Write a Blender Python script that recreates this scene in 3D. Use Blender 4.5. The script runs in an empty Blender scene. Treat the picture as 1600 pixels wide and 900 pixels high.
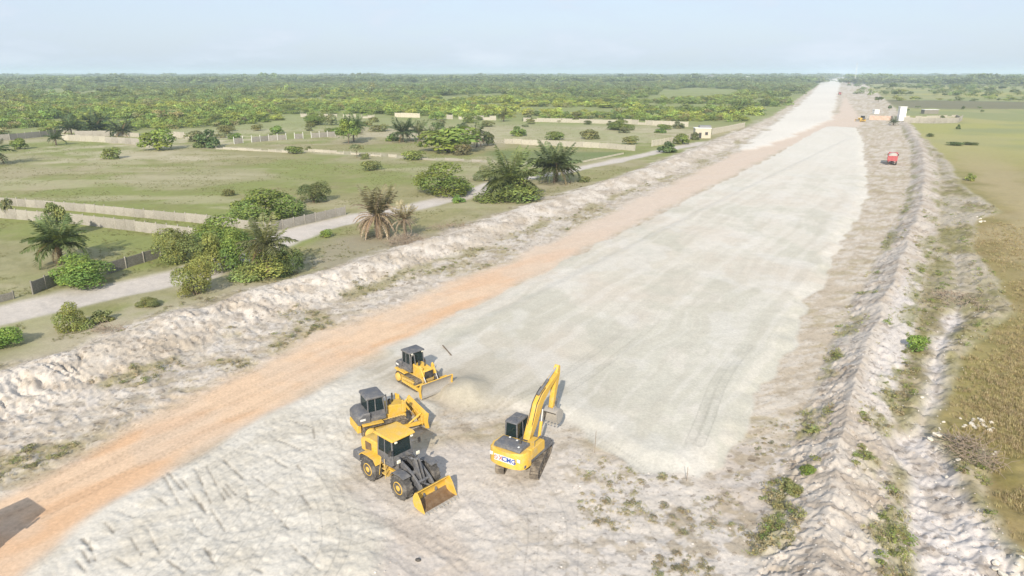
import bpy, bmesh, math, random
import numpy as np
from mathutils import Vector, Matrix, Euler

scene = bpy.context.scene
R = math.radians

# ------------------------------------------------------------------ camera, sky, sun, exposure
CAM_H = 25.0
PITCH = math.atan((450 - 114) / 1081.0)
cam_data = bpy.data.cameras.new('camera')
cam_data.sensor_width = 36.0
cam_data.lens = 36.0 * 1081.0 / 1600.0
cam_data.clip_start = 0.5
cam_data.clip_end = 40000.0
cam = bpy.data.objects.new('camera', cam_data)
cam.location = (0, 0, CAM_H)
cam.rotation_euler = (R(90) - PITCH, 0, 0)
scene.collection.objects.link(cam)
scene.camera = cam

SUN_EL, SUN_AZ = 31.0, 7.5          # elevation; shadows fall this many degrees right of straight ahead
world = bpy.data.worlds.new('World')
scene.world = world
world.use_nodes = True
wn, wl = world.node_tree.nodes, world.node_tree.links
wn.clear()
w_out = wn.new('ShaderNodeOutputWorld')
w_bg = wn.new('ShaderNodeBackground')
w_bg.inputs['Strength'].default_value = 0.128
w_sky = wn.new('ShaderNodeTexSky')
w_sky.sky_type = 'NISHITA'
w_sky.sun_disc = False
w_sky.sun_elevation = R(SUN_EL)
w_sky.sun_rotation = R(180 + SUN_AZ)
w_sky.altitude = 30
w_sky.air_density = 1.0
w_sky.dust_density = 1.6
w_sky.ozone_density = 2.5
# thin high cloud veil all over the sky, a few faint wisps in it
w_tc = wn.new('ShaderNodeTexCoord')
w_map = wn.new('ShaderNodeMapping'); w_map.inputs['Scale'].default_value = (2.2, 2.2, 9.0)
w_noi = wn.new('ShaderNodeTexNoise'); w_noi.inputs['Scale'].default_value = 2.3
w_noi.inputs['Detail'].default_value = 7; w_noi.inputs['Roughness'].default_value = 0.62
w_ramp = wn.new('ShaderNodeMapRange')
w_ramp.inputs['From Min'].default_value = 0.44; w_ramp.inputs['From Max'].default_value = 0.74
w_ramp.inputs['To Min'].default_value = 0.72; w_ramp.inputs['To Max'].default_value = 1.0
w_mix = wn.new('ShaderNodeMix'); w_mix.data_type = 'RGBA'
w_mix.inputs['B'].default_value = (4.0, 4.58, 5.5, 1)
wl.new(w_tc.outputs['Generated'], w_map.inputs['Vector'])
wl.new(w_map.outputs[0], w_noi.inputs['Vector'])
wl.new(w_noi.outputs[0], w_ramp.inputs['Value'])
wl.new(w_ramp.outputs[0], w_mix.inputs['Factor'])
wl.new(w_sky.outputs[0], w_mix.inputs['A'])
w_wisp = wn.new('ShaderNodeMapRange')
w_wisp.inputs['From Min'].default_value = 0.53; w_wisp.inputs['From Max'].default_value = 0.72
w_wisp.inputs['To Min'].default_value = 0.0; w_wisp.inputs['To Max'].default_value = 0.6
w_mix2 = wn.new('ShaderNodeMix'); w_mix2.data_type = 'RGBA'; w_mix2.inputs['B'].default_value = (4.9, 5.2, 5.6, 1)
wl.new(w_noi.outputs[0], w_wisp.inputs['Value']); wl.new(w_wisp.outputs[0], w_mix2.inputs['Factor'])
wl.new(w_mix.outputs['Result'], w_mix2.inputs['A'])
wl.new(w_mix2.outputs['Result'], w_bg.inputs['Color'])
wl.new(w_bg.outputs[0], w_out.inputs[0])

sun_data = bpy.data.lights.new('sun', 'SUN')
sun_data.energy = 4.5
sun_data.angle = R(0.6)
sun_data.color = (1.0, 0.91, 0.77)
sun = bpy.data.objects.new('sun', sun_data)
sun.rotation_euler = (R(90 - SUN_EL), 0, R(-SUN_AZ))
sun.location = (-40, -60, 80)
scene.collection.objects.link(sun)

scene.view_settings.view_transform = 'Standard'
scene.view_settings.look = 'None'
scene.view_settings.gamma = 1.0
scene.view_settings.exposure = 0.42
scene.view_settings.use_curve_mapping = False
scene.cycles.use_denoising = True
scene.cycles.max_bounces = 5
scene.cycles.diffuse_bounces = 3
scene.cycles.glossy_bounces = 2
scene.cycles.transmission_bounces = 3
scene.cycles.transparent_max_bounces = 6
scene.cycles.volume_bounces = 1
scene.cycles.sample_clamp_indirect = 4.0

rng = np.random.default_rng(11)
rnd = random.Random(5)
col = scene.collection

# ------------------------------------------------------------------ survey helpers
def ground_at(px, py, z=0.0):
    """Place on the level site (metres) of a point measured in the photograph, at height z."""
    x = (px - 800) / 1081.0
    y = -(py - 450) / 1081.0
    d = (x, math.cos(PITCH) + y * math.sin(PITCH), -math.sin(PITCH) + y * math.cos(PITCH))
    t = (z - CAM_H) / d[2]
    return (d[0] * t, d[1] * t)

def px_per_m(px, py):
    x, y = ground_at(px, py)
    return 1081.0 / (y * math.cos(PITCH) + CAM_H * math.sin(PITCH))

def W(pts, z=0.0):
    return np.array([ground_at(a, b, z) for a, b in pts])

def hash2(ix, iy, seed):
    h = (ix.astype(np.int64) * 374761393 + iy.astype(np.int64) * 668265263 + seed * 1442695041) & 0xFFFFFFFF
    h = ((h ^ (h >> 13)) * 1274126177) & 0xFFFFFFFF
    h = h ^ (h >> 16)
    return (h & 0xFFFFFF) / float(0xFFFFFF)

def vnoise(x, y, seed=0):
    ix = np.floor(x); iy = np.floor(y)
    fx = x - ix; fy = y - iy
    fx = fx * fx * fx * (fx * (fx * 6 - 15) + 10); fy = fy * fy * fy * (fy * (fy * 6 - 15) + 10)
    a = hash2(ix, iy, seed); b = hash2(ix + 1, iy, seed)
    c = hash2(ix, iy + 1, seed); d = hash2(ix + 1, iy + 1, seed)
    return (a * (1 - fx) + b * fx) * (1 - fy) + (c * (1 - fx) + d * fx) * fy * 1.0

def fbm(x, y, scale, octaves=4, seed=0, rough=0.5):
    """0..1 noise, feature size about `scale` metres"""
    s = 0; a = 1; t = 0; x = x / scale; y = y / scale
    for o in range(octaves):
        ca, sa = math.cos(0.6 * o + seed), math.sin(0.6 * o + seed)
        s = s + a * vnoise(x * ca - y * sa + 13.1 * o, x * sa + y * ca + 7.7 * o, seed + 17 * o)
        t += a; a *= rough; x = x * 2.03; y = y * 2.03
    return s / t

def sstep(a, b, x):
    t = np.clip((x - a) / (b - a), 0, 1)
    return t * t * (3 - 2 * t)

def line_dist(X, Y, pts):
    """distance to a polyline, and the length along it"""
    best = np.full(X.shape, 1e9); along = np.zeros(X.shape); L = 0.0
    for (x0, y0), (x1, y1) in zip(pts[:-1], pts[1:]):
        dx, dy = x1 - x0, y1 - y0; l2 = dx * dx + dy * dy + 1e-9; l = math.sqrt(l2)
        t = np.clip(((X - x0) * dx + (Y - y0) * dy) / l2, 0, 1)
        d = np.hypot(X - x0 - t * dx, Y - y0 - t * dy)
        m = d < best
        best = np.where(m, d, best); along = np.where(m, L + t * l, along)
        L += l
    return best, along

def poly_sd(X, Y, pts):
    """signed distance to a polygon, negative inside"""
    n = len(pts); best = np.full(X.shape, 1e9); inside = np.zeros(X.shape, bool)
    for i in range(n):
        x0, y0 = pts[i]; x1, y1 = pts[(i + 1) % n]
        dx, dy = x1 - x0, y1 - y0; l2 = dx * dx + dy * dy + 1e-9
        t = np.clip(((X - x0) * dx + (Y - y0) * dy) / l2, 0, 1)
        best = np.minimum(best, np.hypot(X - x0 - t * dx, Y - y0 - t * dy))
        c = (y0 > Y) != (y1 > Y)
        inside ^= c & (X < (x1 - x0) * (Y - y0) / (y1 - y0 + 1e-12) + x0)
    return np.where(inside, -best, best)

K_EXP = 1.45
def alb(r, g, b):
    """albedo of a surface that the photograph shows sunlit in this colour"""
    def f(v):
        v /= 255.0
        return (v / 12.92 if v <= 0.04045 else ((v + 0.055) / 1.055) ** 2.4) / K_EXP
    return np.array([f(r), f(g), f(b)])

# ------------------------------------------------------------------ materials
def new_mat(name):
    m = bpy.data.materials.new(name); m.use_nodes = True
    nt = m.node_tree; nt.nodes.clear()
    out = nt.nodes.new('ShaderNodeOutputMaterial')
    b = nt.nodes.new('ShaderNodeBsdfPrincipled')
    nt.links.new(b.outputs[0], out.inputs[0])
    return m, nt, b, out

def node(nt, t, **kw):
    n = nt.nodes.new(t)
    for k, v in kw.items():
        if k in n.inputs: n.inputs[k].default_value = v
        else: setattr(n, k, v)
    return n

def mixc(nt, blend, fac, a, b):
    n = nt.nodes.new('ShaderNodeMix'); n.data_type = 'RGBA'; n.blend_type = blend
    for sock, v in (('Factor', fac), ('A', a), ('B', b)):
        if hasattr(v, 'links'): nt.links.new(v, n.inputs[sock])
        elif sock == 'Factor': n.inputs[0].default_value = v
        else: n.inputs[sock].default_value = (*v[:3], 1)
    return n.outputs['Result']

def remap(nt, src, a, b, c, d):
    n = node(nt, 'ShaderNodeMapRange')
    n.inputs['From Min'].default_value = a; n.inputs['From Max'].default_value = b
    n.inputs['To Min'].default_value = c; n.inputs['To Max'].default_value = d
    nt.links.new(src, n.inputs['Value'])
    return n.outputs[0]

def paint(name, colour, rough=0.45, dust=0.35, dust_col=(0.42, 0.37, 0.30), metal=0.0, scale=2.5, rand=0.0):
    """painted or bare surface with dust, scuffs and a little relief"""
    m, nt, b, out = new_mat(name)
    tc = node(nt, 'ShaderNodeTexCoord')
    n1 = node(nt, 'ShaderNodeTexNoise', Scale=scale, Detail=6.0, Roughness=0.65)
    nt.links.new(tc.outputs['Object'], n1.inputs['Vector'])
    n2 = node(nt, 'ShaderNodeTexNoise', Scale=scale * 9, Detail=3.0)
    nt.links.new(tc.outputs['Object'], n2.inputs['Vector'])
    c = mixc(nt, 'MULTIPLY', remap(nt, n2.outputs[0], 0.35, 0.7, 0.0, 0.5), colour, [v * 0.7 for v in colour])
    c = mixc(nt, 'MIX', remap(nt, n1.outputs[0], 0.45, 0.75, 0.03, dust), c, dust_col)
    if rand:
        oi = node(nt, 'ShaderNodeObjectInfo')
        v = remap(nt, oi.outputs['Random'], 0, 1, 1 - rand, 1 + rand)
        hs = node(nt, 'ShaderNodeHueSaturation'); nt.links.new(c, hs.inputs['Color']); nt.links.new(v, hs.inputs['Value'])
        c = hs.outputs[0]
    nt.links.new(c, b.inputs['Base Color'])
    nt.links.new(remap(nt, n1.outputs[0], 0.3, 0.7, rough, min(1, rough + 0.3)), b.inputs['Roughness'])
    b.inputs['Metallic'].default_value = metal
    bp = node(nt, 'ShaderNodeBump', Strength=0.12, Distance=0.02)
    nt.links.new(n2.outputs[0], bp.inputs['Height']); nt.links.new(bp.outputs[0], b.inputs['Normal'])
    return m

MAT = {}
MAT['yellow'] = paint('yellow_paint', (0.70, 0.45, 0.055), 0.45, 0.55, (0.50, 0.40, 0.25))
MAT['yellow_dusty'] = paint('dusty_yellow_paint', (0.62, 0.43, 0.10), 0.5, 0.65)
MAT['dark'] = paint('dark_grey_paint', (0.115, 0.12, 0.135), 0.5, 0.35)
MAT['black'] = paint('black_steel', (0.025, 0.025, 0.028), 0.55, 0.3)
MAT['rubber'] = paint('rubber', (0.07, 0.066, 0.063), 0.85, 0.7, (0.32, 0.29, 0.25))
MAT['steel'] = paint('worn_steel', (0.40, 0.38, 0.35), 0.5, 0.6, (0.44, 0.40, 0.34), 0.1)
MAT['chrome'] = paint('bright_rod', (0.7, 0.7, 0.7), 0.25, 0.1, metal=0.8)
MAT['rust'] = paint('worn_brown_steel', (0.20, 0.13, 0.075), 0.6, 0.5, (0.34, 0.26, 0.18), 0.2)
MAT['track'] = paint('dusty_track_steel', (0.13, 0.11, 0.09), 0.7, 0.85, (0.40, 0.34, 0.26), 0.2)
MAT['red'] = paint('red_paint', (0.46, 0.085, 0.10), 0.45, 0.3)
MAT['white'] = paint('white_paint', (0.72, 0.72, 0.70), 0.5, 0.2)
MAT['mark_red'] = paint('red_lettering', (0.50, 0.16, 0.14), 0.5, 0.2)
MAT['mark_blue'] = paint('blue_lettering', (0.03, 0.10, 0.42), 0.5, 0.05)
MAT['lamp'] = paint('lamp_lens', (0.75, 0.72, 0.6), 0.2, 0.1)
MAT['concrete'] = paint('weathered_concrete', (0.38, 0.355, 0.31), 0.9, 0.85, (0.20, 0.185, 0.15), 0, 1.6, 0.12)
MAT['concrete_pale'] = paint('pale_concrete', (0.46, 0.43, 0.36), 0.9, 0.45, (0.36, 0.34, 0.26), 0, 0.9, 0.10)
MAT['concrete_dark'] = paint('dark_concrete', (0.25, 0.235, 0.20), 0.9, 0.5, (0.16, 0.15, 0.12), 0, 1.2, 0.12)
MAT['render_cream'] = paint('cream_render', (0.55, 0.51, 0.41), 0.9, 0.3, (0.45, 0.42, 0.33), 0, 0.6)
MAT['render_white'] = paint('white_render', (0.78, 0.78, 0.76), 0.85, 0.15, (0.5, 0.48, 0.42), 0, 0.6)
MAT['render_pink'] = paint('pink_render', (0.56, 0.42, 0.34), 0.9, 0.4, (0.55, 0.44, 0.34), 0, 0.3)
MAT['roof_grey'] = paint('grey_roof', (0.22, 0.23, 0.25), 0.6, 0.4)
MAT['opening'] = paint('dark_opening', (0.03, 0.03, 0.035), 0.4, 0.05)
MAT['bark'] = paint('bark', (0.17, 0.125, 0.085), 0.95, 0.6, (0.24, 0.2, 0.15), 0, 3)
MAT['drywood'] = paint('dry_wood', (0.30, 0.235, 0.175), 0.95, 0.6, (0.36, 0.31, 0.25), 0, 3)
MAT['stone'] = paint('white_stone', (0.66, 0.62, 0.54), 0.9, 0.5, (0.5, 0.44, 0.36), 0, 3)
MAT['sandload'] = paint('sand_load', (0.55, 0.51, 0.44), 0.95, 0.4, (0.45, 0.4, 0.33), 0, 3)

def glass_mat():
    m, nt, b, out = new_mat('tinted_cab_glass')
    b.inputs['Base Color'].default_value = (0.03, 0.05, 0.055, 1)
    b.inputs['Roughness'].default_value = 0.08
    b.inputs['IOR'].default_value = 1.5
    t = node(nt, 'ShaderNodeBsdfTransparent', Color=(0.42, 0.52, 0.50, 1))
    mx = node(nt, 'ShaderNodeMixShader', Fac=0.55)
    nt.links.new(b.outputs[0], mx.inputs[1]); nt.links.new(t.outputs[0], mx.inputs[2])
    nt.links.new(mx.outputs[0], out.inputs[0])
    return m
MAT['glass'] = glass_mat()

def leaf_mat(name, instancer=False):
    m, nt, b, out = new_mat(name)
    at = node(nt, 'ShaderNodeAttribute', attribute_name='shade')
    oi = node(nt, 'ShaderNodeObjectInfo')
    if instancer:
        ti = node(nt, 'ShaderNodeAttribute', attribute_name='tint'); ti.attribute_type = 'INSTANCER'
        base = ti.outputs['Color']
    else:
        base = oi.outputs['Color']
    c = mixc(nt, 'MULTIPLY', 1.0, base, at.outputs['Color'])
    hs = node(nt, 'ShaderNodeHueSaturation'); nt.links.new(c, hs.inputs['Color'])
    nt.links.new(remap(nt, oi.outputs['Random'], 0, 1, 0.485, 0.515), hs.inputs['Hue'])
    nt.links.new(remap(nt, oi.outputs['Random'], 0, 1, 0.85, 1.15), hs.inputs['Value'])
    nt.links.new(hs.outputs[0], b.inputs['Base Color'])
    b.inputs['Roughness'].default_value = 0.65
    b.inputs['Specular IOR Level'].default_value = 0.25
    tr = node(nt, 'ShaderNodeBsdfTranslucent')
    tc = mixc(nt, 'MULTIPLY', 1.0, hs.outputs[0], (1.25, 1.15, 0.5))
    nt.links.new(tc, tr.inputs['Color'])
    mx = node(nt, 'ShaderNodeMixShader', Fac=0.3)
    nt.links.new(b.outputs[0], mx.inputs[1]); nt.links.new(tr.outputs[0], mx.inputs[2])
    nt.links.new(mx.outputs[0], out.inputs[0])
    return m
MAT['leaf'] = leaf_mat('leaves')
MAT['leaf_inst'] = leaf_mat('leaves_of_the_mass', True)

def ground_mat():
    m, nt, b, out = new_mat('site_ground')
    at = node(nt, 'ShaderNodeAttribute', attribute_name='albedo')
    ge = node(nt, 'ShaderNodeNewGeometry')
    n1 = node(nt, 'ShaderNodeTexNoise', Scale=0.7, Detail=8.0, Roughness=0.78)
    n2 = node(nt, 'ShaderNodeTexNoise', Scale=4.5, Detail=5.0, Roughness=0.7)
    for n in (n1, n2): nt.links.new(ge.outputs['Position'], n.inputs['Vector'])
    c = mixc(nt, 'MULTIPLY', 1.0, at.outputs['Color'], remap(nt, n1.outputs[0], 0.32, 0.68, 0.91, 1.07))
    c = mixc(nt, 'MULTIPLY', 1.0, c, remap(nt, n2.outputs[0], 0.32, 0.68, 0.88, 1.10))
    # loose clods and specks where the soil is broken
    sp = node(nt, 'ShaderNodeAttribute', attribute_name='loose')
    def mth(op, a, bb):
        q = node(nt, 'ShaderNodeMath', operation=op)
        for i, v in enumerate((a, bb)):
            if hasattr(v, 'links'): nt.links.new(v, q.inputs[i])
            else: q.inputs[i].default_value = v
        return q.outputs[0]
    hsum = mth('MULTIPLY', n2.outputs[0], 0.55)
    wv = node(nt, 'ShaderNodeVectorMath', operation='SCALE'); nt.links.new(n1.outputs['Color'], wv.inputs[0]); wv.inputs['Scale'].default_value = 1.1
    wa = node(nt, 'ShaderNodeVectorMath', operation='ADD'); nt.links.new(ge.outputs['Position'], wa.inputs[0]); nt.links.new(wv.outputs[0], wa.inputs[1])
    for sc, thr, dark, g0 in ((1.0, .74, .5, .75), (2.2, .64, .55, .62), (5.0, .66, .42, .05)):
        vo = node(nt, 'ShaderNodeTexVoronoi', Scale=sc); nt.links.new(wa.outputs[0], vo.inputs['Vector'])
        sr = node(nt, 'ShaderNodeSeparateColor'); nt.links.new(vo.outputs['Color'], sr.inputs[0])
        rim = mth('MULTIPLY', mth('SUBTRACT', sr.outputs[1], .15), .62)
        spot = mth('MULTIPLY', mth('LESS_THAN', vo.outputs['Distance'], rim), mth('GREATER_THAN', sr.outputs[0], thr))
        f = mth('MULTIPLY', mth('MULTIPLY', spot, remap(nt, sp.outputs['Fac'], g0, g0 + .3, 0, 1)), dark)
        c = mixc(nt, 'MULTIPLY', f, c, (.42, .38, .34))
        lump = mth('MULTIPLY', mth('SUBTRACT', .5, vo.outputs['Distance']), sp.outputs['Fac'])
        hsum = mth('ADD', hsum, mth('MULTIPLY', lump, 1.0 / sc))
    nt.links.new(c, b.inputs['Base Color'])
    b.inputs['Roughness'].default_value = 0.95
    b.inputs['Specular IOR Level'].default_value = 0.15
    bp = node(nt, 'ShaderNodeBump', Strength=0.6, Distance=0.07)
    nt.links.new(hsum, bp.inputs['Height']); nt.links.new(bp.outputs[0], b.inputs['Normal'])
    return m
MAT['ground'] = ground_mat()

# ------------------------------------------------------------------ scene-graph helpers
def tag(o, label=None, cat=None, group=None, kind=None):
    if label: o['label'] = label
    if cat: o['category'] = cat
    if group: o['group'] = group
    if kind: o['kind'] = kind
    return o

def thing(name, label, cat, loc=(0, 0, 0), rz=0.0, group=None):
    o = bpy.data.objects.new(name, None); o.empty_display_size = 0.5
    o.location = loc; o.rotation_euler = (0, 0, rz)
    col.objects.link(o)
    return tag(o, label, cat, group)

def link(name, me, parent=None, loc=None, rot=None, scale=None):
    o = bpy.data.objects.new(name, me); col.objects.link(o)
    o.parent = parent
    if loc is not None: o.location = loc
    if rot is not None: o.rotation_euler = rot
    if scale is not None: o.scale = scale
    return o

def mesh_from_bm(name, bm, mat, angle=35):
    me = bpy.data.meshes.new(name)
    bmesh.ops.recalc_face_normals(bm, faces=bm.faces)
    bm.to_mesh(me); bm.free()
    me.materials.append(MAT[mat] if isinstance(mat, str) else mat)
    me.polygons.foreach_set('use_smooth', [True] * len(me.polygons))
    me.set_sharp_from_angle(angle=R(angle))
    return me

def part(name, bm, mat, parent, **kw):
    return link(name, mesh_from_bm(name, bm, mat), parent, **kw)

def copy_tree(o, parent=None):
    c = o.copy(); col.objects.link(c); c.parent = parent
    for ch in list(o.children): copy_tree(ch, c)
    return c

def B(): return bmesh.new()

def bevel(bm, verts, amt):
    if amt <= 0: return
    vs = set(verts)
    es = [e for e in bm.edges if e.verts[0] in vs and e.verts[1] in vs]
    bmesh.ops.bevel(bm, geom=es, offset=amt, segments=1, affect='EDGES', profile=0.5)

def box(bm, x0, x1, y0, y1, z0, z1, bev=0.02, M=None):
    T = Matrix.Translation(((x0 + x1) / 2, (y0 + y1) / 2, (z0 + z1) / 2)) @ Matrix.Diagonal((abs(x1 - x0), abs(y1 - y0), abs(z1 - z0), 1))
    if M is not None: T = M @ T
    r = bmesh.ops.create_cube(bm, size=1, matrix=T)
    bevel(bm, r['verts'], min(bev, 0.4 * min(abs(x1 - x0), abs(y1 - y0), abs(z1 - z0))))
    return bm

def prism(bm, pts, y0, y1, bev=0.02, M=None):
    """side outline (x, z) carried from y0 to y1"""
    M = M or Matrix.Identity(4)
    a = [bm.verts.new(M @ Vector((x, y0, z))) for x, z in pts]
    b = [bm.verts.new(M @ Vector((x, y1, z))) for x, z in pts]
    n = len(pts)
    bm.faces.new(a); bm.faces.new(b[::-1])
    for i in range(n): bm.faces.new((a[i], b[i], b[(i + 1) % n], a[(i + 1) % n]))
    bevel(bm, a + b, bev)
    return bm

def tube(bm, p0, p1, r, n=10, r2=None):
    p0 = Vector(p0); p1 = Vector(p1); d = p1 - p0; L = d.length
    if L < 1e-6: return bm
    M = Matrix.Translation((p0 + p1) / 2) @ d.to_track_quat('Z', 'Y').to_matrix().to_4x4()
    bmesh.ops.create_cone(bm, cap_ends=True, cap_tris=False, segments=n, radius1=r, radius2=r if r2 is None else r2, depth=L, matrix=M)
    return bm

def path_tube(bm, pts, r, n=8):
    for a, b in zip(pts[:-1], pts[1:]): tube(bm, a, b, r, n)
    return bm

def lathe(bm, prof, c, n=24):
    """(radius, y) outline turned about the y axis through c"""
    rings = []
    for r, y in prof:
        rings.append([bm.verts.new((c[0] + r * math.cos(2 * math.pi * i / n), c[1] + y, c[2] + r * math.sin(2 * math.pi * i / n))) for i in range(n)])
    for a, b in zip(rings[:-1], rings[1:]):
        for i in range(n): bm.faces.new((a[i], a[(i + 1) % n], b[(i + 1) % n], b[i]))
    bm.faces.new(rings[0]); bm.faces.new(rings[-1][::-1])
    return bm

def sheet(bm, pts, t):
    """flat outline in space given thickness t"""
    pts = [Vector(p) for p in pts]
    n = (pts[1] - pts[0]).cross(pts[2] - pts[1]).normalized() * (t / 2)
    a = [bm.verts.new(p - n) for p in pts]; b = [bm.verts.new(p + n) for p in pts]
    bm.faces.new(a[::-1]); bm.faces.new(b)
    k = len(pts)
    for i in range(k): bm.faces.new((a[i], a[(i + 1) % k], b[(i + 1) % k], b[i]))
    return bm

def shell(bm, prof, y0, y1, t):
    """an open (x, z) profile line, thickened by t and carried from y0 to y1"""
    out = []
    for i, (x, z) in enumerate(prof):
        a = Vector(prof[max(0, i - 1)]); b = Vector(prof[min(len(prof) - 1, i + 1)])
        d = (b - a).normalized(); out.append((x - d.y * t, z + d.x * t))
    return prism(bm, list(prof) + out[::-1], y0, y1, 0)

# ------------------------------------------------------------------ the ground: one height field, split where the site changes
FILL = W([(560, 590), (600, 548), (690, 503), (900, 400), (1100, 300), (1210, 243), (1290, 198), (1338, 200), (1347, 218), (1354, 262),
          (1354, 312), (1322, 372), (1283, 440), (1248, 500), (1228, 552), (1193, 602), (1163, 642), (1153, 690), (1128, 728), (1095, 752),
          (985, 735), (935, 702), (880, 662), (800, 640), (740, 640), (660, 622)])
FARFILL = W([(1150, 238), (1185, 214), (1212, 192), (1240, 170), (1256, 157), (1270, 144), (1280, 132), (1286, 123.5), (1315, 123.5), (1312, 135), (1308, 150), (1304, 172), (1297, 188), (1240, 212), (1200, 228)])
ORANGE = W([(-260, 900), (0, 772), (250, 642), (500, 522), (800, 408), (1000, 310), (1090, 268), (1180, 226), (1260, 195), (1310, 178), (1320, 150),
            (1340, 180), (1345, 198), (1300, 199), (1205, 243), (1100, 297), (1000, 344), (700, 502), (560, 572), (400, 660), (160, 800), (50, 892), (-60, 990)])
DUMP = W([(-60, 1010), (52, 896), (162, 802), (400, 662), (560, 575), (640, 600), (700, 640), (560, 700), (520, 760), (600, 830), (560, 1000)])
LOW = W([(500, 800), (700, 690), (900, 690), (985, 735), (1095, 752), (1150, 690), (1240, 700), (1200, 1000), (500, 1000)])
LBERM = W([(-330, 690), (-150, 645), (0, 600), (150, 550), (300, 492), (450, 447), (600, 402), (800, 337), (900, 303), (1000, 271), (1100, 231), (1180, 195), (1215, 176), (1255, 148)], 0.8)
LBERM_OUT = W([(0, 560), (300, 470), (640, 375), (900, 290), (1170, 195)])
RBERM = W([(1270, 990), (1284, 890), (1290, 820), (1303, 710), (1333, 600), (1368, 500), (1397, 430), (1421, 370), (1440, 312), (1448, 270), (1440, 225), (1420, 195), (1395, 165), (1370, 145), (1350, 132)], 1.6)
MEADOW_EDGE = W([(1720, 990), (1600, 872), (1560, 848), (1520, 775), (1535, 705), (1490, 690), (1462, 650), (1488, 600), (1502, 540), (1572, 490), (1560, 440),
                 (1512, 385), (1528, 342), (1560, 330), (1505, 292), (1475, 245), (1425, 200), (1400, 170), (1365, 140), (1345, 126)])
WHITE_TROUGH = W([(1492, 400), (1496, 470), (1452, 560), (1440, 620), (1398, 690), (1430, 745), (1440, 800), (1445, 850), (1470, 990), (1700, 990), (1600, 900),
                  (1556, 850), (1500, 790), (1478, 735), (1462, 655), (1482, 600), (1470, 545), (1500, 490), (1505, 430)])
LPATH = W([(-160, 530), (0, 492), (130, 462), (300, 428), (430, 375), (500, 352), (560, 338), (650, 322), (740, 302), (775, 286), (880, 268), (1000, 243), (1100, 222)])
TRAIL_FAR = W([(320, 230), (420, 234), (560, 240), (650, 247), (760, 252), (830, 258)])
DARKGREEN = W([(760, 236), (985, 238), (975, 243), (905, 255), (870, 262), (770, 250)])
PASTURE_SANDY = [(W([(230, 226), (340, 222), (520, 196), (640, 188), (480, 178), (330, 200), (240, 205)]), 0.8),
                 (W([(540, 214), (760, 222), (1000, 226), (1085, 205), (1060, 197), (800, 190), (600, 186)]), 0.45),
                 (W([(100, 232), (240, 238), (330, 246), (230, 250), (80, 242)]), 0.5)]
MARSH = W([(1365, 156), (1700, 160), (1700, 171), (1480, 170), (1405, 168)])
DRYGREY = W([(480, 400), (520, 372), (640, 360), (690, 375), (600, 405), (520, 428)])
MACHINES = [(-7.3, 38.4, 4.0), (-9.0, 46.6, 3.4), (-7.6, 52.6, 3.4), (0.9, 41.0, 4.5)]
HEAP = ground_at(733, 616)

RUTS = [([(512, 655), (524, 690), (560, 725), (620, 765), (680, 800)], 0.9), ([(150, 860), (300, 820), (480, 800), (620, 840), (700, 900)], 1.0),
        ([(360, 900), (410, 830), (440, 780)], 0.8), ([(560, 690), (500, 680), (420, 700), (330, 745)], 0.9), ([(900, 900), (820, 830), (760, 780)], 0.9),
        ([(1085, 700), (1105, 655), (1120, 600), (1165, 545)], 0.35),
        ([(60, 770), (300, 640), (520, 525), (800, 415)], 1.0), ([(20, 815), (300, 675), (560, 545), (760, 450)], 1.0),
        ([(740, 760), (850, 800), (1000, 790), (1150, 830)], 0.9),
        ([(500, 780), (400, 800), (300, 850), (240, 910)], 0.9), ([(690, 790), (640, 830), (560, 850), (440, 840), (330, 870), (260, 920)], 0.9),
        ([(560, 660), (470, 650), (380, 690), (250, 770)], 0.8), ([(520, 700), (430, 730), (350, 790), (300, 880)], 0.8), ([(740, 700), (690, 660), (640, 640), (560, 640)], 0.95),
        ([(830, 750), (870, 800), (860, 900)], 1.1), ([(700, 830), (760, 860), (840, 870), (980, 850), (1120, 870)], 0.9), ([(480, 740), (520, 800), (520, 870), (480, 920)], 0.8),
        ([(880, 680), (960, 720), (1040, 790), (1080, 880)], 1.1), ([(640, 655), (720, 660), (800, 650), (900, 600), (1020, 500), (1120, 400), (1200, 310)], 1.0)]
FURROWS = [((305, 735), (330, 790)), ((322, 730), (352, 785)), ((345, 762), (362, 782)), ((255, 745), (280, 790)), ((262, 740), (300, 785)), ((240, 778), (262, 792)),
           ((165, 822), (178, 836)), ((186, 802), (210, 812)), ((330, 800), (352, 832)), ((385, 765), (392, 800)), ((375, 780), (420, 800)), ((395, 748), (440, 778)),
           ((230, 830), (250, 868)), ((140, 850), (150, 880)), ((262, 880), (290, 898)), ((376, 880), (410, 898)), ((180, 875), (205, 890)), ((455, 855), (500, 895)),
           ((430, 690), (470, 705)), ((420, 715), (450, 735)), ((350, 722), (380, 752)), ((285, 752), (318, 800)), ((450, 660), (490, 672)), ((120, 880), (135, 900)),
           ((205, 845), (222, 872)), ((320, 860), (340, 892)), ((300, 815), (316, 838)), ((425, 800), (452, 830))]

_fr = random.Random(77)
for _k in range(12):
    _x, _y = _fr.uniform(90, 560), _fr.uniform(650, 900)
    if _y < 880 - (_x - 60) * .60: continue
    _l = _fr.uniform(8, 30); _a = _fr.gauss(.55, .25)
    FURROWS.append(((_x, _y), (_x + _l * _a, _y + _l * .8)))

def offset_line(pts, d):
    out = []
    for i, p in enumerate(pts):
        a = pts[max(0, i - 1)]; b = pts[min(len(pts) - 1, i + 1)]
        t = (b - a) / (np.hypot(*(b - a)) + 1e-9)
        out.append(p + d * np.array([-t[1], t[0]]))
    return np.array(out)

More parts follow.
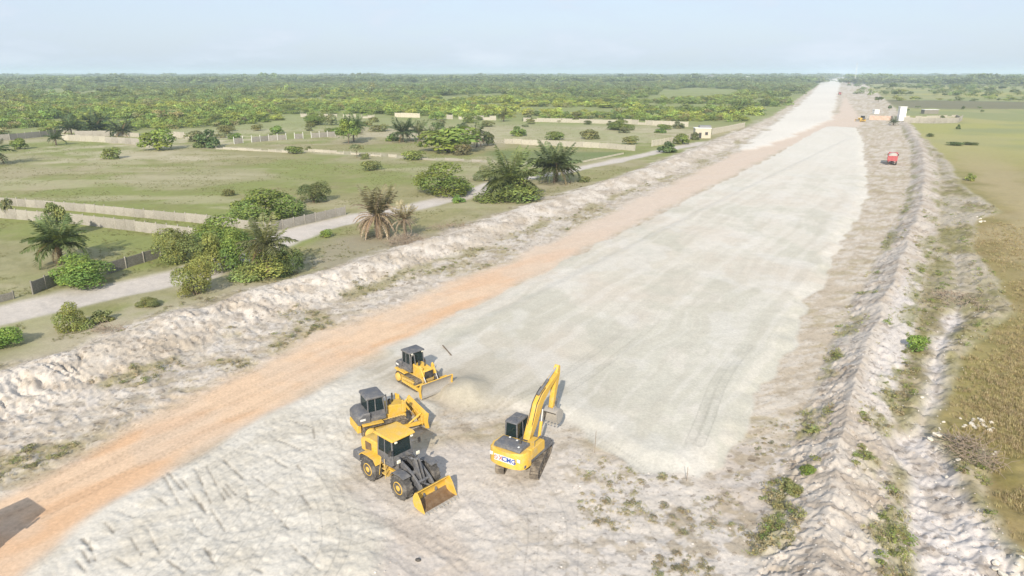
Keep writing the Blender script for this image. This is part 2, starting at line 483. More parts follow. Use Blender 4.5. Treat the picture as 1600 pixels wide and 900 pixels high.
RUT_LINES = []
for pts, g in RUTS:
    w = W(pts)
    q = [w[0]]
    for a, b in zip(w[:-1], w[1:]):
        for k in range(1, 5): q.append(a + (b - a) * k / 4)
    q = np.array(q)
    for _ in range(6): q[1:-1] = (q[:-2] + 2 * q[1:-1] + q[2:]) / 4
    RUT_LINES.append(offset_line(q, g)); RUT_LINES.append(offset_line(q, -g))

def near(X, Y, pts, pad):
    return (X > pts[:, 0].min() - pad) & (X < pts[:, 0].max() + pad) & (Y > pts[:, 1].min() - pad) & (Y < pts[:, 1].max() + pad)

def lerp3(C, m, c):
    return C + m[:, None] * (np.asarray(c)[None, :] - C) if np.ndim(c) == 1 else C + m[:, None] * (c - C)

def side_of(X, Y, pts):
    """signed distance to a line running away from the camera: positive on its right"""
    d, s = line_dist(X, Y, pts)
    best = np.full(X.shape, 1e9); sg = np.ones(X.shape)
    for (x0, y0), (x1, y1) in zip(pts[:-1], pts[1:]):
        dx, dy = x1 - x0, y1 - y0; l2 = dx * dx + dy * dy
        t = np.clip(((X - x0) * dx + (Y - y0) * dy) / l2, 0, 1)
        dd = np.hypot(X - x0 - t * dx, Y - y0 - t * dy)
        cr = (X - x0) * dy - (Y - y0) * dx
        m = dd < best - 1e-9
        best = np.where(m, dd, best); sg = np.where(m, np.sign(cr), sg)
    return d * sg, s

def terrain(X, Y, full=True):
    """height, albedo and zone of the site at (X, Y)"""
    X = np.asarray(X, float).ravel(); Y = np.asarray(Y, float).ravel()
    rr = np.hypot(X, Y)
    soft = 0.5 + rr * 0.004
    n_big = fbm(X, Y, 60, 4, 1); n_mid = fbm(X, Y, 11, 4, 2); n_sm = fbm(X, Y, 2.6, 4, 3); n_fine = fbm(X, Y, 0.8, 3, 4)
    n_mic = fbm(X, Y, 0.34, 2, 5)
    n_lump = fbm(X, Y, 1.7, 3, 9, 0.6)
    near_k = sstep(500, 120, rr)
    clod0 = sstep(.53, .62, fbm(X, Y, 1.1, 4, 69, .65))
    rb, rs = side_of(X, Y, RBERM); lb, ls = side_of(X, Y, LBERM)
    me, _ = side_of(X, Y, MEADOW_EDGE)
    wob = (fbm(X, Y, 7, 3, 21) - 0.5)
    # streaks across the line of the works, as tracked plant leaves them
    streak = fbm(X * 0.30 + Y * 0.12, Y * 1.0 - X * 0.42, 1.0, 4, 31, 0.7)
    Z = (n_mid - 0.5) * 0.25 * near_k + (n_sm - 0.5) * 0.08 * near_k
    # -- pasture
    g_dry = alb(167, 161, 117); g_green = alb(150, 157, 94); g_bare = alb(186, 175, 146); g_olive = alb(146, 142, 94)
    m = sstep(0.42, 0.60, n_big * 0.55 + n_mid * 0.30 + n_sm * 0.15)
    C = g_dry[None, :] + m[:, None] * (g_green - g_dry)[None, :]
    C = lerp3(C, sstep(0.50, 0.66, fbm(X, Y, 26, 5, 41)) * 0.6, g_bare)
    C = lerp3(C, sstep(0.54, 0.70, fbm(X * 0.5, Y, 3.4, 4, 43)) * 0.40, g_olive)
    C = lerp3(C, sstep(0.52, 0.60, n_fine) * 0.25 * sstep(260, 60, rr), alb(118, 122, 70))
    left = lb < 0
    strip = fbm(X * 0.35, Y * 1.3, 14, 4, 46)
    C = lerp3(C, sstep(0.56, 0.68, strip) * 0.5 * left, alb(200, 190, 160))
    zone = np.zeros(X.shape, int)
    for pts, a in PASTURE_SANDY:
        m = sstep(8, -8, poly_sd(X, Y, pts) + wob * 40 + (n_mid - .5) * 30)
        C = lerp3(C, np.clip(m * a * (0.35 + 1.3 * n_sm), 0, 1), alb(212, 201, 174))
    m = sstep(3, -3, poly_sd(X, Y, DARKGREEN) + wob * 4)
    C = lerp3(C, m * 0.8, alb(122, 138, 86))
    # -- woodland floor far off on the left
    wood = sstep(-40, 40, rr - 340 + (n_big - 0.5) * 80) * left
    C = lerp3(C, wood * 0.8, alb(150, 160, 98)[None, :] * (0.85 + .3 * n_mid[:, None]))
    # -- right-hand meadow
    mr = sstep(-0.6, 0.9, me + wob * 2.2)
    far_r = sstep(150, 330, rr)
    gr = alb(154, 138, 92)[None, :] + sstep(0.40, 0.62, n_mid * 0.5 + n_big * 0.5)[:, None] * (alb(164, 152, 100) - alb(154, 138, 92))[None, :]
    gr = lerp3(gr, sstep(0.50, 0.64, n_sm) * 0.5, alb(128, 122, 66))
    gr = lerp3(gr, sstep(0.56, 0.70, fbm(X, Y, 18, 4, 47)) * 0.5, alb(180, 160, 116))
    yel = alb(178, 176, 110)[None, :] + sstep(0.42, 0.60, n_big)[:, None] * (alb(160, 164, 114) - alb(178, 176, 110))[None, :]
    gr = gr + far_r[:, None] * (yel - gr)
    gr = lerp3(gr, sstep(420, 620, rr) * sstep(0.40, 0.55, fbm(X * 0.3, Y, 90, 4, 48)) * 0.7, alb(150, 160, 112))
    band = sstep(10, 2, np.abs(me - 9 - wob * 10)) * sstep(60, 120, rr) * sstep(330, 200, rr)
    gr = lerp3(gr, band * 0.8, alb(188, 173, 134))
    gr = lerp3(gr, sstep(.52, .62, fbm(X, Y, 40, 4, 49)) * .45 * far_r, alb(186, 178, 128))
    C = C + mr[:, None] * (gr - C)
    m = sstep(10, -10, poly_sd(X, Y, MARSH) + wob * 25)
    C = lerp3(C, m * 0.8, alb(128, 122, 100))
    Z = Z + mr * near_k * ((n_sm - 0.5) * 0.25 + (n_fine - 0.5) * 0.16) * sstep(220, 60, rr)
    zone = np.where(mr > 0.5, 1, zone)
    # -- everything between the two banks is stripped soil
    works = sstep(-2.5, 0.5, lb + wob * 5) * sstep(1.0, -1.2, me + wob * 2)
    verge = alb(206, 192, 172)[None, :] + sstep(0.40, 0.62, streak)[:, None] * (alb(222, 212, 198) - alb(206, 192, 172))[None, :]
    verge = lerp3(verge, sstep(0.54, 0.66, fbm(X * 0.5 + Y * 0.2, Y - 0.4 * X, 2.2, 4, 51, 0.65)) * 0.55, alb(182, 168, 132))
    verge = lerp3(verge, sstep(0.57, 0.70, fbm(X, Y, 1.1, 3, 52, 0.7)) * 0.35 * near_k, alb(158, 142, 120))
    C = C + works[:, None] * (verge - C)
    Z = Z * (1 - works) + works * ((streak - 0.5) * 0.05 + (n_sm - 0.5) * 0.08 + (n_fine - 0.5) * 0.07) * near_k
    zone = np.where(works > 0.5, 2, zone)
    # -- strip beside the left bank: pale, trampled, tufted
    ls_in = sstep(2.0, 5.0, lb) * sstep(19, 13, lb)
    C = lerp3(C, ls_in * 0.6 * works * sstep(.40, .56, n_mid), alb(224, 214, 202))
    C = lerp3(C, ls_in * sstep(0.52, 0.64, fbm(X, Y, 4.2, 4, 53)) * 0.6 * works, alb(176, 164, 124))
    rag = ls_in * works * near_k
    Z = Z + rag * (clod0 * 0.10 + (n_fine - .5) * 0.16)
    C = lerp3(C, rag * clod0 * 0.5, alb(232, 224, 216))
    C = lerp3(C, rag * sstep(.55, .64, n_fine) * 0.5, alb(176, 164, 148))
    spill = sstep(-17, -7, lb + wob * 8) * (lb < 0) * sstep(125, 80, rr + (n_mid - .5) * 40) * sstep(.34, .56, n_mid * .6 + n_sm * .4)
    C = lerp3(C, spill * .75, alb(200, 188, 166))
    # -- left foot path
    d, s = line_dist(X, Y, LPATH)
    wpath = np.interp(s, [0, 40, 70, 110, 150, 400], [3.6, 3.9, 3.0, 2.8, 2.4, 2.4])
    m = sstep(0.9, -0.9, d - wpath + wob * 2.4) * sstep(900, 300, rr)
    C = lerp3(C, m, alb(218, 209, 199)[None, :] * (0.9 + 0.2 * n_sm[:, None]))
    Z = Z - m * 0.12 + m * (n_fine - .5) * 0.1 * near_k
    zone = np.where(m > 0.5, 3, zone)
    d, s = line_dist(X, Y, TRAIL_FAR)
    C = lerp3(C, sstep(6, 1, d + wob * 8) * 0.7, alb(206, 196, 172))
    m = sstep(2.0, -2.0, poly_sd(X, Y, DRYGREY) + wob * 5)
    C = lerp3(C, m * 0.75, alb(172, 162, 142))
    # -- left bank of white sand
    fade = sstep(520, 260, rr)
    amp = (0.90 + 1.3 * (fbm(X, Y, 9, 3, 61) - 0.5)) * fade
    t = lb + wob * 2.2
    prof = np.where(t < 0, sstep(-5.6, 0.2, t), 1 - sstep(-0.5, 6.5, t) * 0.97)
    fin = (1 - np.abs(fbm(ls + wob * 5, lb * 0.3, 1.4, 3, 63, .65) - 0.5) * 4.0).clip(0, 1) ** 3 * sstep(.40, .62, fbm(X, Y, 8, 2, 64))
    clod = fbm(X, Y, 0.75, 3, 68, .65); clod = sstep(.54, .62, clod)
    lump = np.abs(n_lump - 0.5) * 2
    mb = sstep(-6.6, -3.4, t + (n_mid - .5) * 4) * sstep(8.0, 5.0, t + (n_mid - .5) * 5) * fade
    Z = Z + amp * prof + mb * (lump * 0.20 + clod * 0.09 - fin * 0.42 * sstep(0.05, 0.5, prof) * sstep(-1, .5, t) + (n_fine - 0.5) * 0.20 + (n_mic - 0.5) * 0.12) * (0.3 + 0.7 * near_k)
    wht = alb(234, 224, 211)[None, :] + sstep(0.48, 0.66, n_sm)[:, None] * (alb(214, 201, 184) - alb(234, 224, 211))[None, :]
    wht = lerp3(wht, sstep(0.54, 0.66, n_lump) * 0.55, alb(180, 168, 154))
    wht = lerp3(wht, sstep(0.50, 0.62, fbm(X, Y, 6, 4, 66)) * 0.5, alb(196, 182, 162))
    wht = lerp3(wht, sstep(-1.0, -3.4, t) * sstep(0.42, 0.6, n_sm) * 0.7, alb(170, 160, 128))
    C = C + mb[:, None] * (wht - C)
    zone = np.where(mb > 0.5, 4, zone)
    d2 = np.abs(lb - 6.6 - wob * 4)
    C = lerp3(C, sstep(1.6, 0.3, d2) * sstep(0.46, 0.60, fbm(X, Y, 7, 3, 65)) * 0.65 * fade * works, alb(160, 152, 104))
    # -- laterite haul track
    sd = poly_sd(X, Y, ORANGE)
    m = sstep(1.5, -1.3, sd + wob * 3.0 + (n_sm - .5) * 1.2)
    oc = alb(240, 209, 177)[None, :] + sstep(0.38, 0.64, fbm(X * 0.2 + Y * 0.13, Y * 0.8 - X * 0.9, 3.0, 4, 71))[:, None] * (alb(236, 196, 158) - alb(240, 209, 177))[None, :]
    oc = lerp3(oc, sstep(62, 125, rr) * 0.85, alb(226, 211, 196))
    oc = lerp3(oc, sstep(0.52, 0.66, fbm(X, Y, 6, 4, 72)) * 0.35 + sstep(-1.6, -0.2, sd) * 0.3, alb(226, 208, 188))
    m_o = m
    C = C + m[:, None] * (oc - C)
    Z = Z * (1 - 0.75 * m) + m * 0.05
    zone = np.where(m > 0.5, 5, zone)
    # -- dumped, churned sand in the near corner, and the trampled low ground
    ml = sstep(1.2, -1.2, poly_sd(X, Y, LOW) + wob * 3)
    lc = alb(226, 217, 206)[None, :] + sstep(0.42, 0.6, n_mid)[:, None] * (alb(214, 202, 189) - alb(226, 217, 206))[None, :]
    lc = lerp3(lc, sstep(0.50, 0.62, fbm(X, Y, 2.0, 4, 75)) * 0.5, alb(224, 216, 208))
    lc = lerp3(lc, sstep(0.58, 0.68, fbm(X, Y, 0.9, 3, 76)) * 0.6 * sstep(-6, 10, X), alb(172, 156, 128))
    C = C + ml[:, None] * (lc - C)
    md = sstep(0.7, -0.7, poly_sd(X, Y, DUMP) + wob * 2.0)
    dc = alb(232, 226, 214)[None, :] + sstep(0.44, 0.62, n_sm)[:, None] * (alb(224, 217, 203) - alb(232, 226, 214))[None, :]
    C = C + md[:, None] * (dc - C)
    calm = np.ones(X.shape)
    for cx, cy, r0 in MACHINES: calm = np.minimum(calm, sstep(r0 - 1.5, r0 + 1.5, np.hypot(X - cx, Y - cy)))
    strok = fbm((X + Y * .75) * 0.9, (Y - X * .75) * 0.16, 0.8, 3, 77, 0.6)
    strok2 = fbm((X - Y * 1.6) * 0.5, (Y * 0.5 + X * .9) * 0.10, 0.5, 3, 78, 0.6)
    Z = Z + md * (0.16 + (n_sm - 0.5) * 0.05 + (strok - 0.5) * 0.03 * sstep(.45, .60, n_mid) + (strok2 - 0.5) * 0.03 + (n_mic - 0.5) * 0.03) + ml * ((n_fine - 0.5) * 0.06 + (n_sm - 0.5) * 0.05) * calm
    zone = np.where((md > 0.5) | ((ml > 0.5) & (zone != 5)), 6, zone)
    # -- the sand fill of the road
    sdf = poly_sd(X, Y, FILL)
    edge_n = (fbm(X, Y, 5, 3, 81) - 0.5) * 2.2 + (n_sm - 0.5) * 0.7
    sf = .25 + 2.4 * sstep(6, 1, X) * sstep(70, 55, rr)
    mf = sstep(0, 1, .5 - (sdf + edge_n) / (2 * sf))
    prof = sstep(0.4, -2.2, sdf + edge_n)
    fc = alb(231, 225, 212)[None, :] + sstep(0.40, 0.62, n_big * 0.4 + n_mid * 0.6)[:, None] * (alb(223, 216, 201) - alb(231, 225, 212))[None, :]
    swirl = fbm(X + 6 * (n_mid - .5), Y * 0.6 + 9 * (n_big - .5), 7, 5, 84, 0.6)
    fc = lerp3(fc, sstep(0.52, 0.64, swirl) * 0.55, alb(224, 213, 198))
    fc = lerp3(fc, sstep(0.46, 0.36, swirl) * 0.5, alb(206, 204, 188))
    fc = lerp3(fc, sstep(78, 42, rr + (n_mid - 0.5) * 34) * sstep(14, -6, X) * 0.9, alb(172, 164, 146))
    ga, gb = 0.512, 0.859
    grade = fbm((X * ga + Y * gb) * 0.035 + wob * .3, (X * gb - Y * ga) * 1.0 + wob * 2, 1.1, 3, 86, .6)
    fc = lerp3(fc, sstep(0.54, 0.66, grade) * 0.32, alb(238, 232, 222))
    fc = lerp3(fc, sstep(0.46, 0.36, grade) * 0.28, alb(206, 199, 184))
    fc = lerp3(fc, sstep(0.56, 0.70, fbm(X * 0.35 + Y * 0.2, Y * 0.25 - X * 0.3, 2.2, 4, 83)) * 0.4, alb(236, 232, 224))
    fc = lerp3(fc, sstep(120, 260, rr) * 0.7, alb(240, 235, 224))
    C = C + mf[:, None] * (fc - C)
    left_edge = sstep(1.0, -1.0, poly_sd(X, Y, offset_poly))
    Z = Z * (1 - mf) + mf * ((n_mid - 0.5) * 0.20 + (n_sm - 0.5) * 0.07) + prof * 0.42 * (1 - 0.7 * left_edge)
    zone = np.where(mf > 0.5, 7, zone)
    mf2 = sstep(1.5, -1.5, poly_sd(X, Y, FARFILL) + wob * 6)
    C = lerp3(C, mf2, alb(243, 237, 226)[None, :] * (0.93 + 0.12 * fbm(X, Y, 60, 3, 85))[:, None])
    Z = Z + mf2 * 0.4
    zone = np.where(mf2 > 0.5, 7, zone)
    # -- heap beside the far dozer
    d = np.hypot(X - HEAP[0], (Y - HEAP[1]) * 0.8)
    m = sstep(2.6, 0.0, d + (n_sm - 0.5) * 1.0)
    Z = Z + m * 0.7; C = lerp3(C, sstep(3.0, 1.4, d + wob * 2), alb(198, 190, 172))
    # -- right bank: a sharp ridge with gullied flanks
    fr = sstep(560, 330, rr)
    t = rb + wob * 1.2
    A = (1.30 + 0.8 * (fbm(rs, rb * 0, 8, 3, 91) - 0.5)) * fr * (0.75 + 0.25 * near_k)
    prof = np.where(t < 0, np.clip(1 + t / 3.3, 0, 1), np.clip(1 - t / 3.6, 0, 1))
    gul = (1 - np.abs(fbm(rs + wob * 3, rb * 0.45, 0.6, 3, 93, 0.7) - 0.5) * 3.5).clip(0, 1) ** 2 * sstep(.38, .60, fbm(X, Y, 4, 3, 92)) + .5 * clod
    mbr = sstep(0.02, 0.2, prof)
    Z = Z + A * prof + mbr * fr * (-(1 - prof) * prof * 4 * gul * 0.24 + (lump - 0.3) * 0.10 + (n_fine - 0.5) * 0.18 + (n_mic - 0.5) * 0.20)
    bc = alb(216, 206, 194)[None, :] + sstep(0.42, 0.62, fbm(rs, rb * 0.3, 1.2, 4, 94))[:, None] * (alb(196, 183, 168) - alb(216, 206, 194))[None, :]
    bc = lerp3(bc, sstep(0.0, 1.5, t) * sstep(48, 62, rr) * sstep(110, 90, rr) * 0.8, alb(226, 219, 214))
    weeds = sstep(0.47, 0.58, fbm(rs, rb * 1.2, 4.5, 4, 95, 0.6)) * (sstep(0.75, 0.2, prof))
    bc = lerp3(bc, weeds * 0.75, alb(146, 144, 92))
    C = C + (mbr * fr)[:, None] * (bc - C)
    zone = np.where((mbr > 0.5) & (fr > 0.3), 8, zone)
    # -- between the bank and the meadow: white sand in a trough, weeds, spoil
    tr = sstep(2.6, 4.0, t) * sstep(0.8, -0.6, me + wob * 2) * fr
    tc = alb(186, 174, 148)[None, :] + sstep(0.42, 0.60, n_lump)[:, None] * (alb(150, 140, 106) - alb(186, 174, 148))[None, :]
    tc = lerp3(tc, sstep(0.46, 0.58, n_sm) * 0.6, alb(146, 142, 88))
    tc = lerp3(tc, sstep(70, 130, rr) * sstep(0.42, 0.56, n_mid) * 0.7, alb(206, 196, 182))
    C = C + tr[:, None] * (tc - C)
    Z = Z + tr * ((lump - 0.2) * 0.22 * sstep(0.35, 0.6, n_mid) + (n_fine - 0.5) * 0.35 + (n_mic - 0.5) * 0.2) * (0.4 + 0.6 * near_k)
    mw = sstep(0.8, -0.8, poly_sd(X, Y, WHITE_TROUGH) + wob * 2.5)
    wc = alb(226, 218, 212)[None, :] + sstep(0.46, 0.64, n_lump)[:, None] * (alb(196, 186, 176) - alb(226, 218, 212))[None, :]
    C = C + mw[:, None] * (wc - C)
    Z = Z - mw * 0.45
    Z = Z + sstep(1.6, 0.2, np.abs(me + 1.0 + wob * 2)) * (0.4 * lump + 0.15) * fr * near_k
    zone = np.where((mw > 0.5) & (zone != 8), 2, zone)
    Z = Z + (works * (1 - m_o) * (1 - mf) * (n_mic - .5) * 0.07 * near_k)
    # -- ruts and furrows
    marks = np.zeros(X.shape)
    for pts in RUT_LINES:
        k = near(X, Y, pts, 2.0)
        if not k.any(): continue
        d, s = line_dist(X[k], Y[k], pts)
        e = d + (n_sm[k] - 0.5) * 0.25
        tread = 0.7 + 0.3 * np.sin(s * 14)
        band = sstep(.36, .22, e) * (.45 + .55 * (np.sin(s * 17) > -.2)) * sstep(90, 50, rr[k])
        marks[k] = np.maximum(marks[k], np.maximum(band * .55, np.exp(-((d - .30) / .05) ** 2) * 1.5 * sstep(80, 45, rr[k])))
        Z[k] += -0.018 * np.exp(-(e / 0.24) ** 2) * tread
    C = C * (1 - marks * .15)[:, None]
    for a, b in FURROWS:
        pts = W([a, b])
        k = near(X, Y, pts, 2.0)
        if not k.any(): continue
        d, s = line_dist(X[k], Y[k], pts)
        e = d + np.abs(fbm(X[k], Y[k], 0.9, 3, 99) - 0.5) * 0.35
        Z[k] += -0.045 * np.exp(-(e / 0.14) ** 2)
        furrow_dark = np.exp(-(e / 0.085) ** 2) * 0.85  # darker colour along each furrow, strongest on its centre line
        C[k] += furrow_dark[:, None] * (alb(148, 140, 128)[None, :] - C[k])
    loose = np.clip(mb * 1.0 + mbr * fr * .9 + tr * 1.0 + rag * .9 + ml * (.1 + .45 * sstep(-2, 10, X)) + mw * .5 + works * .5, 0, 1) * (1 - .92 * md) * (1 - .6 * ml * sstep(8, -2, X)) * (1 - mf) * (1 - m_o * .8) * (1 - mr * .8)
    LOOSE[0] = loose
    return Z, np.clip(C, 0.01, 0.7), zone

LOOSE = [None]
offset_poly = W([(500, 600), (690, 503), (900, 400), (1100, 300), (1290, 198), (1330, 215), (1120, 318), (930, 415), (760, 500), (660, 575), (640, 640)])

def zat(x, y):
    return float(terrain(np.array([x]), np.array([y]))[0][0])

def build_ground():
    dep = [85, 80, 75, 70, 65, 60, 56, 53, 50, 48, 46, 44, 43, 42]
    d = 41.5
    while d > 0.11:
        dep.append(d)
        d -= 0.105 if d > 9 else (0.075 if d > 4 else (0.05 if d > 1.5 else 0.03))
    rad = CAM_H / np.tan(np.radians(np.array(dep)))
    rad[-1] = 13000
    az = list(np.arange(-44, 44.001, 0.105))
    az = [-180 + 4 * i for i in range(33)] + [-50, -48, -46.5, -45] + az + [45, 46.5, 48, 50] + [52 + 4 * i for i in range(32)]
    az = np.radians(np.array(az))
    nr, na = len(rad), len(az)
    A, Rr = np.meshgrid(az, rad)
    X = (Rr * np.sin(A)).ravel(); Y = (Rr * np.cos(A)).ravel()
    Z, C, zone = terrain(X, Y); LZ = LOOSE[0]
    V = np.column_stack([X, Y, Z])
    # surface normals of the whole field, so that the split leaves no seams
    G = V.reshape(nr, na, 3)
    du = np.gradient(G, axis=1); dv = np.gradient(G, axis=0)
    N = np.cross(du, dv).reshape(-1, 3)
    N *= np.sign(N[:, 2:3] + 1e-12); N /= np.linalg.norm(N, axis=1, keepdims=True)
    i = np.arange(nr - 1)[:, None] * na; j = np.arange(na)[None, :]
    jn = (j + 1) % na
    F = np.stack([i + j, i + jn, i + na + jn, i + na + j], -1).reshape(-1, 4)

    fz = zone[F[:, 0]]
    names = {0: 'ground', 1: 'meadow', 2: 'stripped_ground', 3: 'path', 4: 'sand_bank', 5: 'dirt_road', 6: 'trampled_sand', 7: 'road', 8: 'spoil_ridge'}
    labels = {0: 'dry green pasture with bare patches on the left', 1: 'olive and yellow grass meadow on the right of the works',
              2: 'pale streaked stripped soil along both edges of the works', 3: 'pale grey sandy path between the concrete walls and the sand bank',
              4: 'lumpy bank of white sand along the left of the orange track', 5: 'orange laterite haul track beside the grey sand road',
              6: 'churned pale sand and trampled soil around the machines', 7: 'wide smooth grey sand road bed running to the horizon',
              8: 'sharp gullied ridge of pale spoil on the right of the road'}
    cap = None
    for z in range(9):
        sel = F[fz == z]
        used, inv = np.unique(sel, return_inverse=True)
        f = inv.reshape(-1, 4)
        me = bpy.data.meshes.new(names[z])
        me.vertices.add(len(used)); me.vertices.foreach_set('co', V[used].ravel().astype(np.float32))
        me.loops.add(f.size); me.loops.foreach_set('vertex_index', f.ravel().astype(np.int32))
        me.polygons.add(len(f))
        me.polygons.foreach_set('loop_start', np.arange(0, f.size, 4, dtype=np.int32))
        me.polygons.foreach_set('use_smooth', np.ones(len(f), bool))
        me.update(calc_edges=True); me.validate()
        at = me.attributes.new('albedo', 'FLOAT_COLOR', 'POINT')
        at.data.foreach_set('color', np.column_stack([C[used], np.ones(len(used))]).ravel().astype(np.float32))
        a2 = me.attributes.new('loose', 'FLOAT', 'POINT'); a2.data.foreach_set('value', LZ[used].astype(np.float32))
        me.normals_split_custom_set_from_vertices(N[used].astype(np.float32))
        me.materials.append(MAT['ground'])
        o = link(names[z], me)
        tag(o, labels[z], None, None, 'structure')
build_ground()

# ------------------------------------------------------------------ plant on the site
def tyre_mesh(name, r, w, lugs=20, hub=0.5):
    bm = B()
    lathe(bm, [(r * hub, -w * .46), (r * .86, -w * .5), (r * .97, -w * .40), (r, -w * .2), (r, w * .2), (r * .97, w * .40), (r * .86, w * .5), (r * hub, w * .46)], (0, 0, 0), 28)
    for i in range(lugs):
        for s in (-1, 1):
            a = 2 * math.pi * (i + (0.5 if s > 0 else 0)) / lugs
            M = Matrix.Rotation(a, 4, 'Y') @ Matrix.Translation((r * 0.99, s * w * .23, 0)) @ Matrix.Rotation(s * 0.5, 4, 'X')
            box(bm, -.03, .035, -w * .22, w * .22, -r * .055, r * .055, 0, M)
    return mesh_from_bm(name, bm, 'rubber')

def rim_mesh(name, r, w, mat, side):
    bm = B()
    s = side
    lathe(bm, [(r, s * -w * .3), (r, s * w * .47), (r * .9, s * w * .50), (r * .82, s * w * .34), (r * .45, s * w * .30), (r * .42, s * w * .48), (r * .25, s * w * .5), (0.01, s * w * .5)], (0, 0, 0), 24)
    for i in range(8):
        a = 2 * math.pi * i / 8
        tube(bm, (r * .6 * math.cos(a), s * w * .3, r * .6 * math.sin(a)), (r * .6 * math.cos(a), s * w * .36, r * .6 * math.sin(a)), r * .06, 6)
    return mesh_from_bm(name, bm, mat)

def add_wheel(parent, loc, tyre, rimL, rimR, rz=0):
    h = link('wheel', bpy.data.meshes.new('axle_end'), parent, loc, (0, 0, rz))
    bm = B(); lathe(bm, [(0.12, -.2), (0.12, .2)], (0, 0, 0), 10)
    h.data = mesh_from_bm('wheel_hub', bm, 'black')
    link('tyre', tyre, h)
    link('rim', rimL if loc[1] > 0 else rimR, h)
    return h

def cab_frame(parent, x0, x1, y0, y1, z0, z1, frame='dark', inset=0.10, slope=0.12, glass=True, waist=0.9, post=0.09):
    """pillared cab: corner posts, waist panel, glass panes; slope leans the windscreen"""
    bm = B()
    xs0, xs1 = x0 + inset, x1 - slope
    ys0, ys1 = y0 + inset, y1 - inset
    lo = [(x0, y0), (x1, y0), (x1, y1), (x0, y1)]; hi = [(xs0, ys0), (xs1, ys0), (xs1, ys1), (xs0, ys1)]
    for (a, b), (c, d) in zip(lo, hi):
        tube(bm, (a, b, z0), (c, d, z1), post * .62, 6)
    for i in range(4):
        j = (i + 1) % 4
        tube(bm, (*hi[i], z1), (*hi[j], z1), post * .6, 6)
        tube(bm, (*lo[i], z0), (*lo[j], z0), post * .6, 6)
    for y, yy in ((y0, ys0), (y1, ys1)):          # door post
        xm = x0 + (x1 - x0) * .45
        tube(bm, (xm, y, z0), (xm, yy, z1), post * .5, 6)
    part('cab_frame', bm, frame, parent)
    bm = B(); t = 0.03
    zw = z0 + waist
    box(bm, x0 + .03, x1 - .03, y0 + .02, y1 - .02, z0, z0 + .08, .01)
    def ip(i, z):
        f = (z - z0) / (z1 - z0)
        return (lo[i][0] + (hi[i][0] - lo[i][0]) * f, lo[i][1] + (hi[i][1] - lo[i][1]) * f, z)
    for i in range(4):
        j = (i + 1) % 4
        sheet(bm, [ip(i, z0), ip(j, z0), ip(j, zw), ip(i, zw)], 0.05)
    part('cab_panel', bm, frame, parent)
    if glass:
        for i in range(4):
            j = (i + 1) % 4
            bm = B(); sheet(bm, [ip(i, zw + .02), ip(j, zw + .02), ip(j, z1 - .04), ip(i, z1 - .04)], 0.015)
            part('pane', bm, 'glass', parent)

def seat(parent, x, y, z):
    bm = B()
    box(bm, x - .25, x + .25, y - .25, y + .25, z, z + .14, .04)
    box(bm, x - .30, x - .18, y - .24, y + .24, z + .1, z + .75, .04)
    part('seat', bm, 'black', parent)

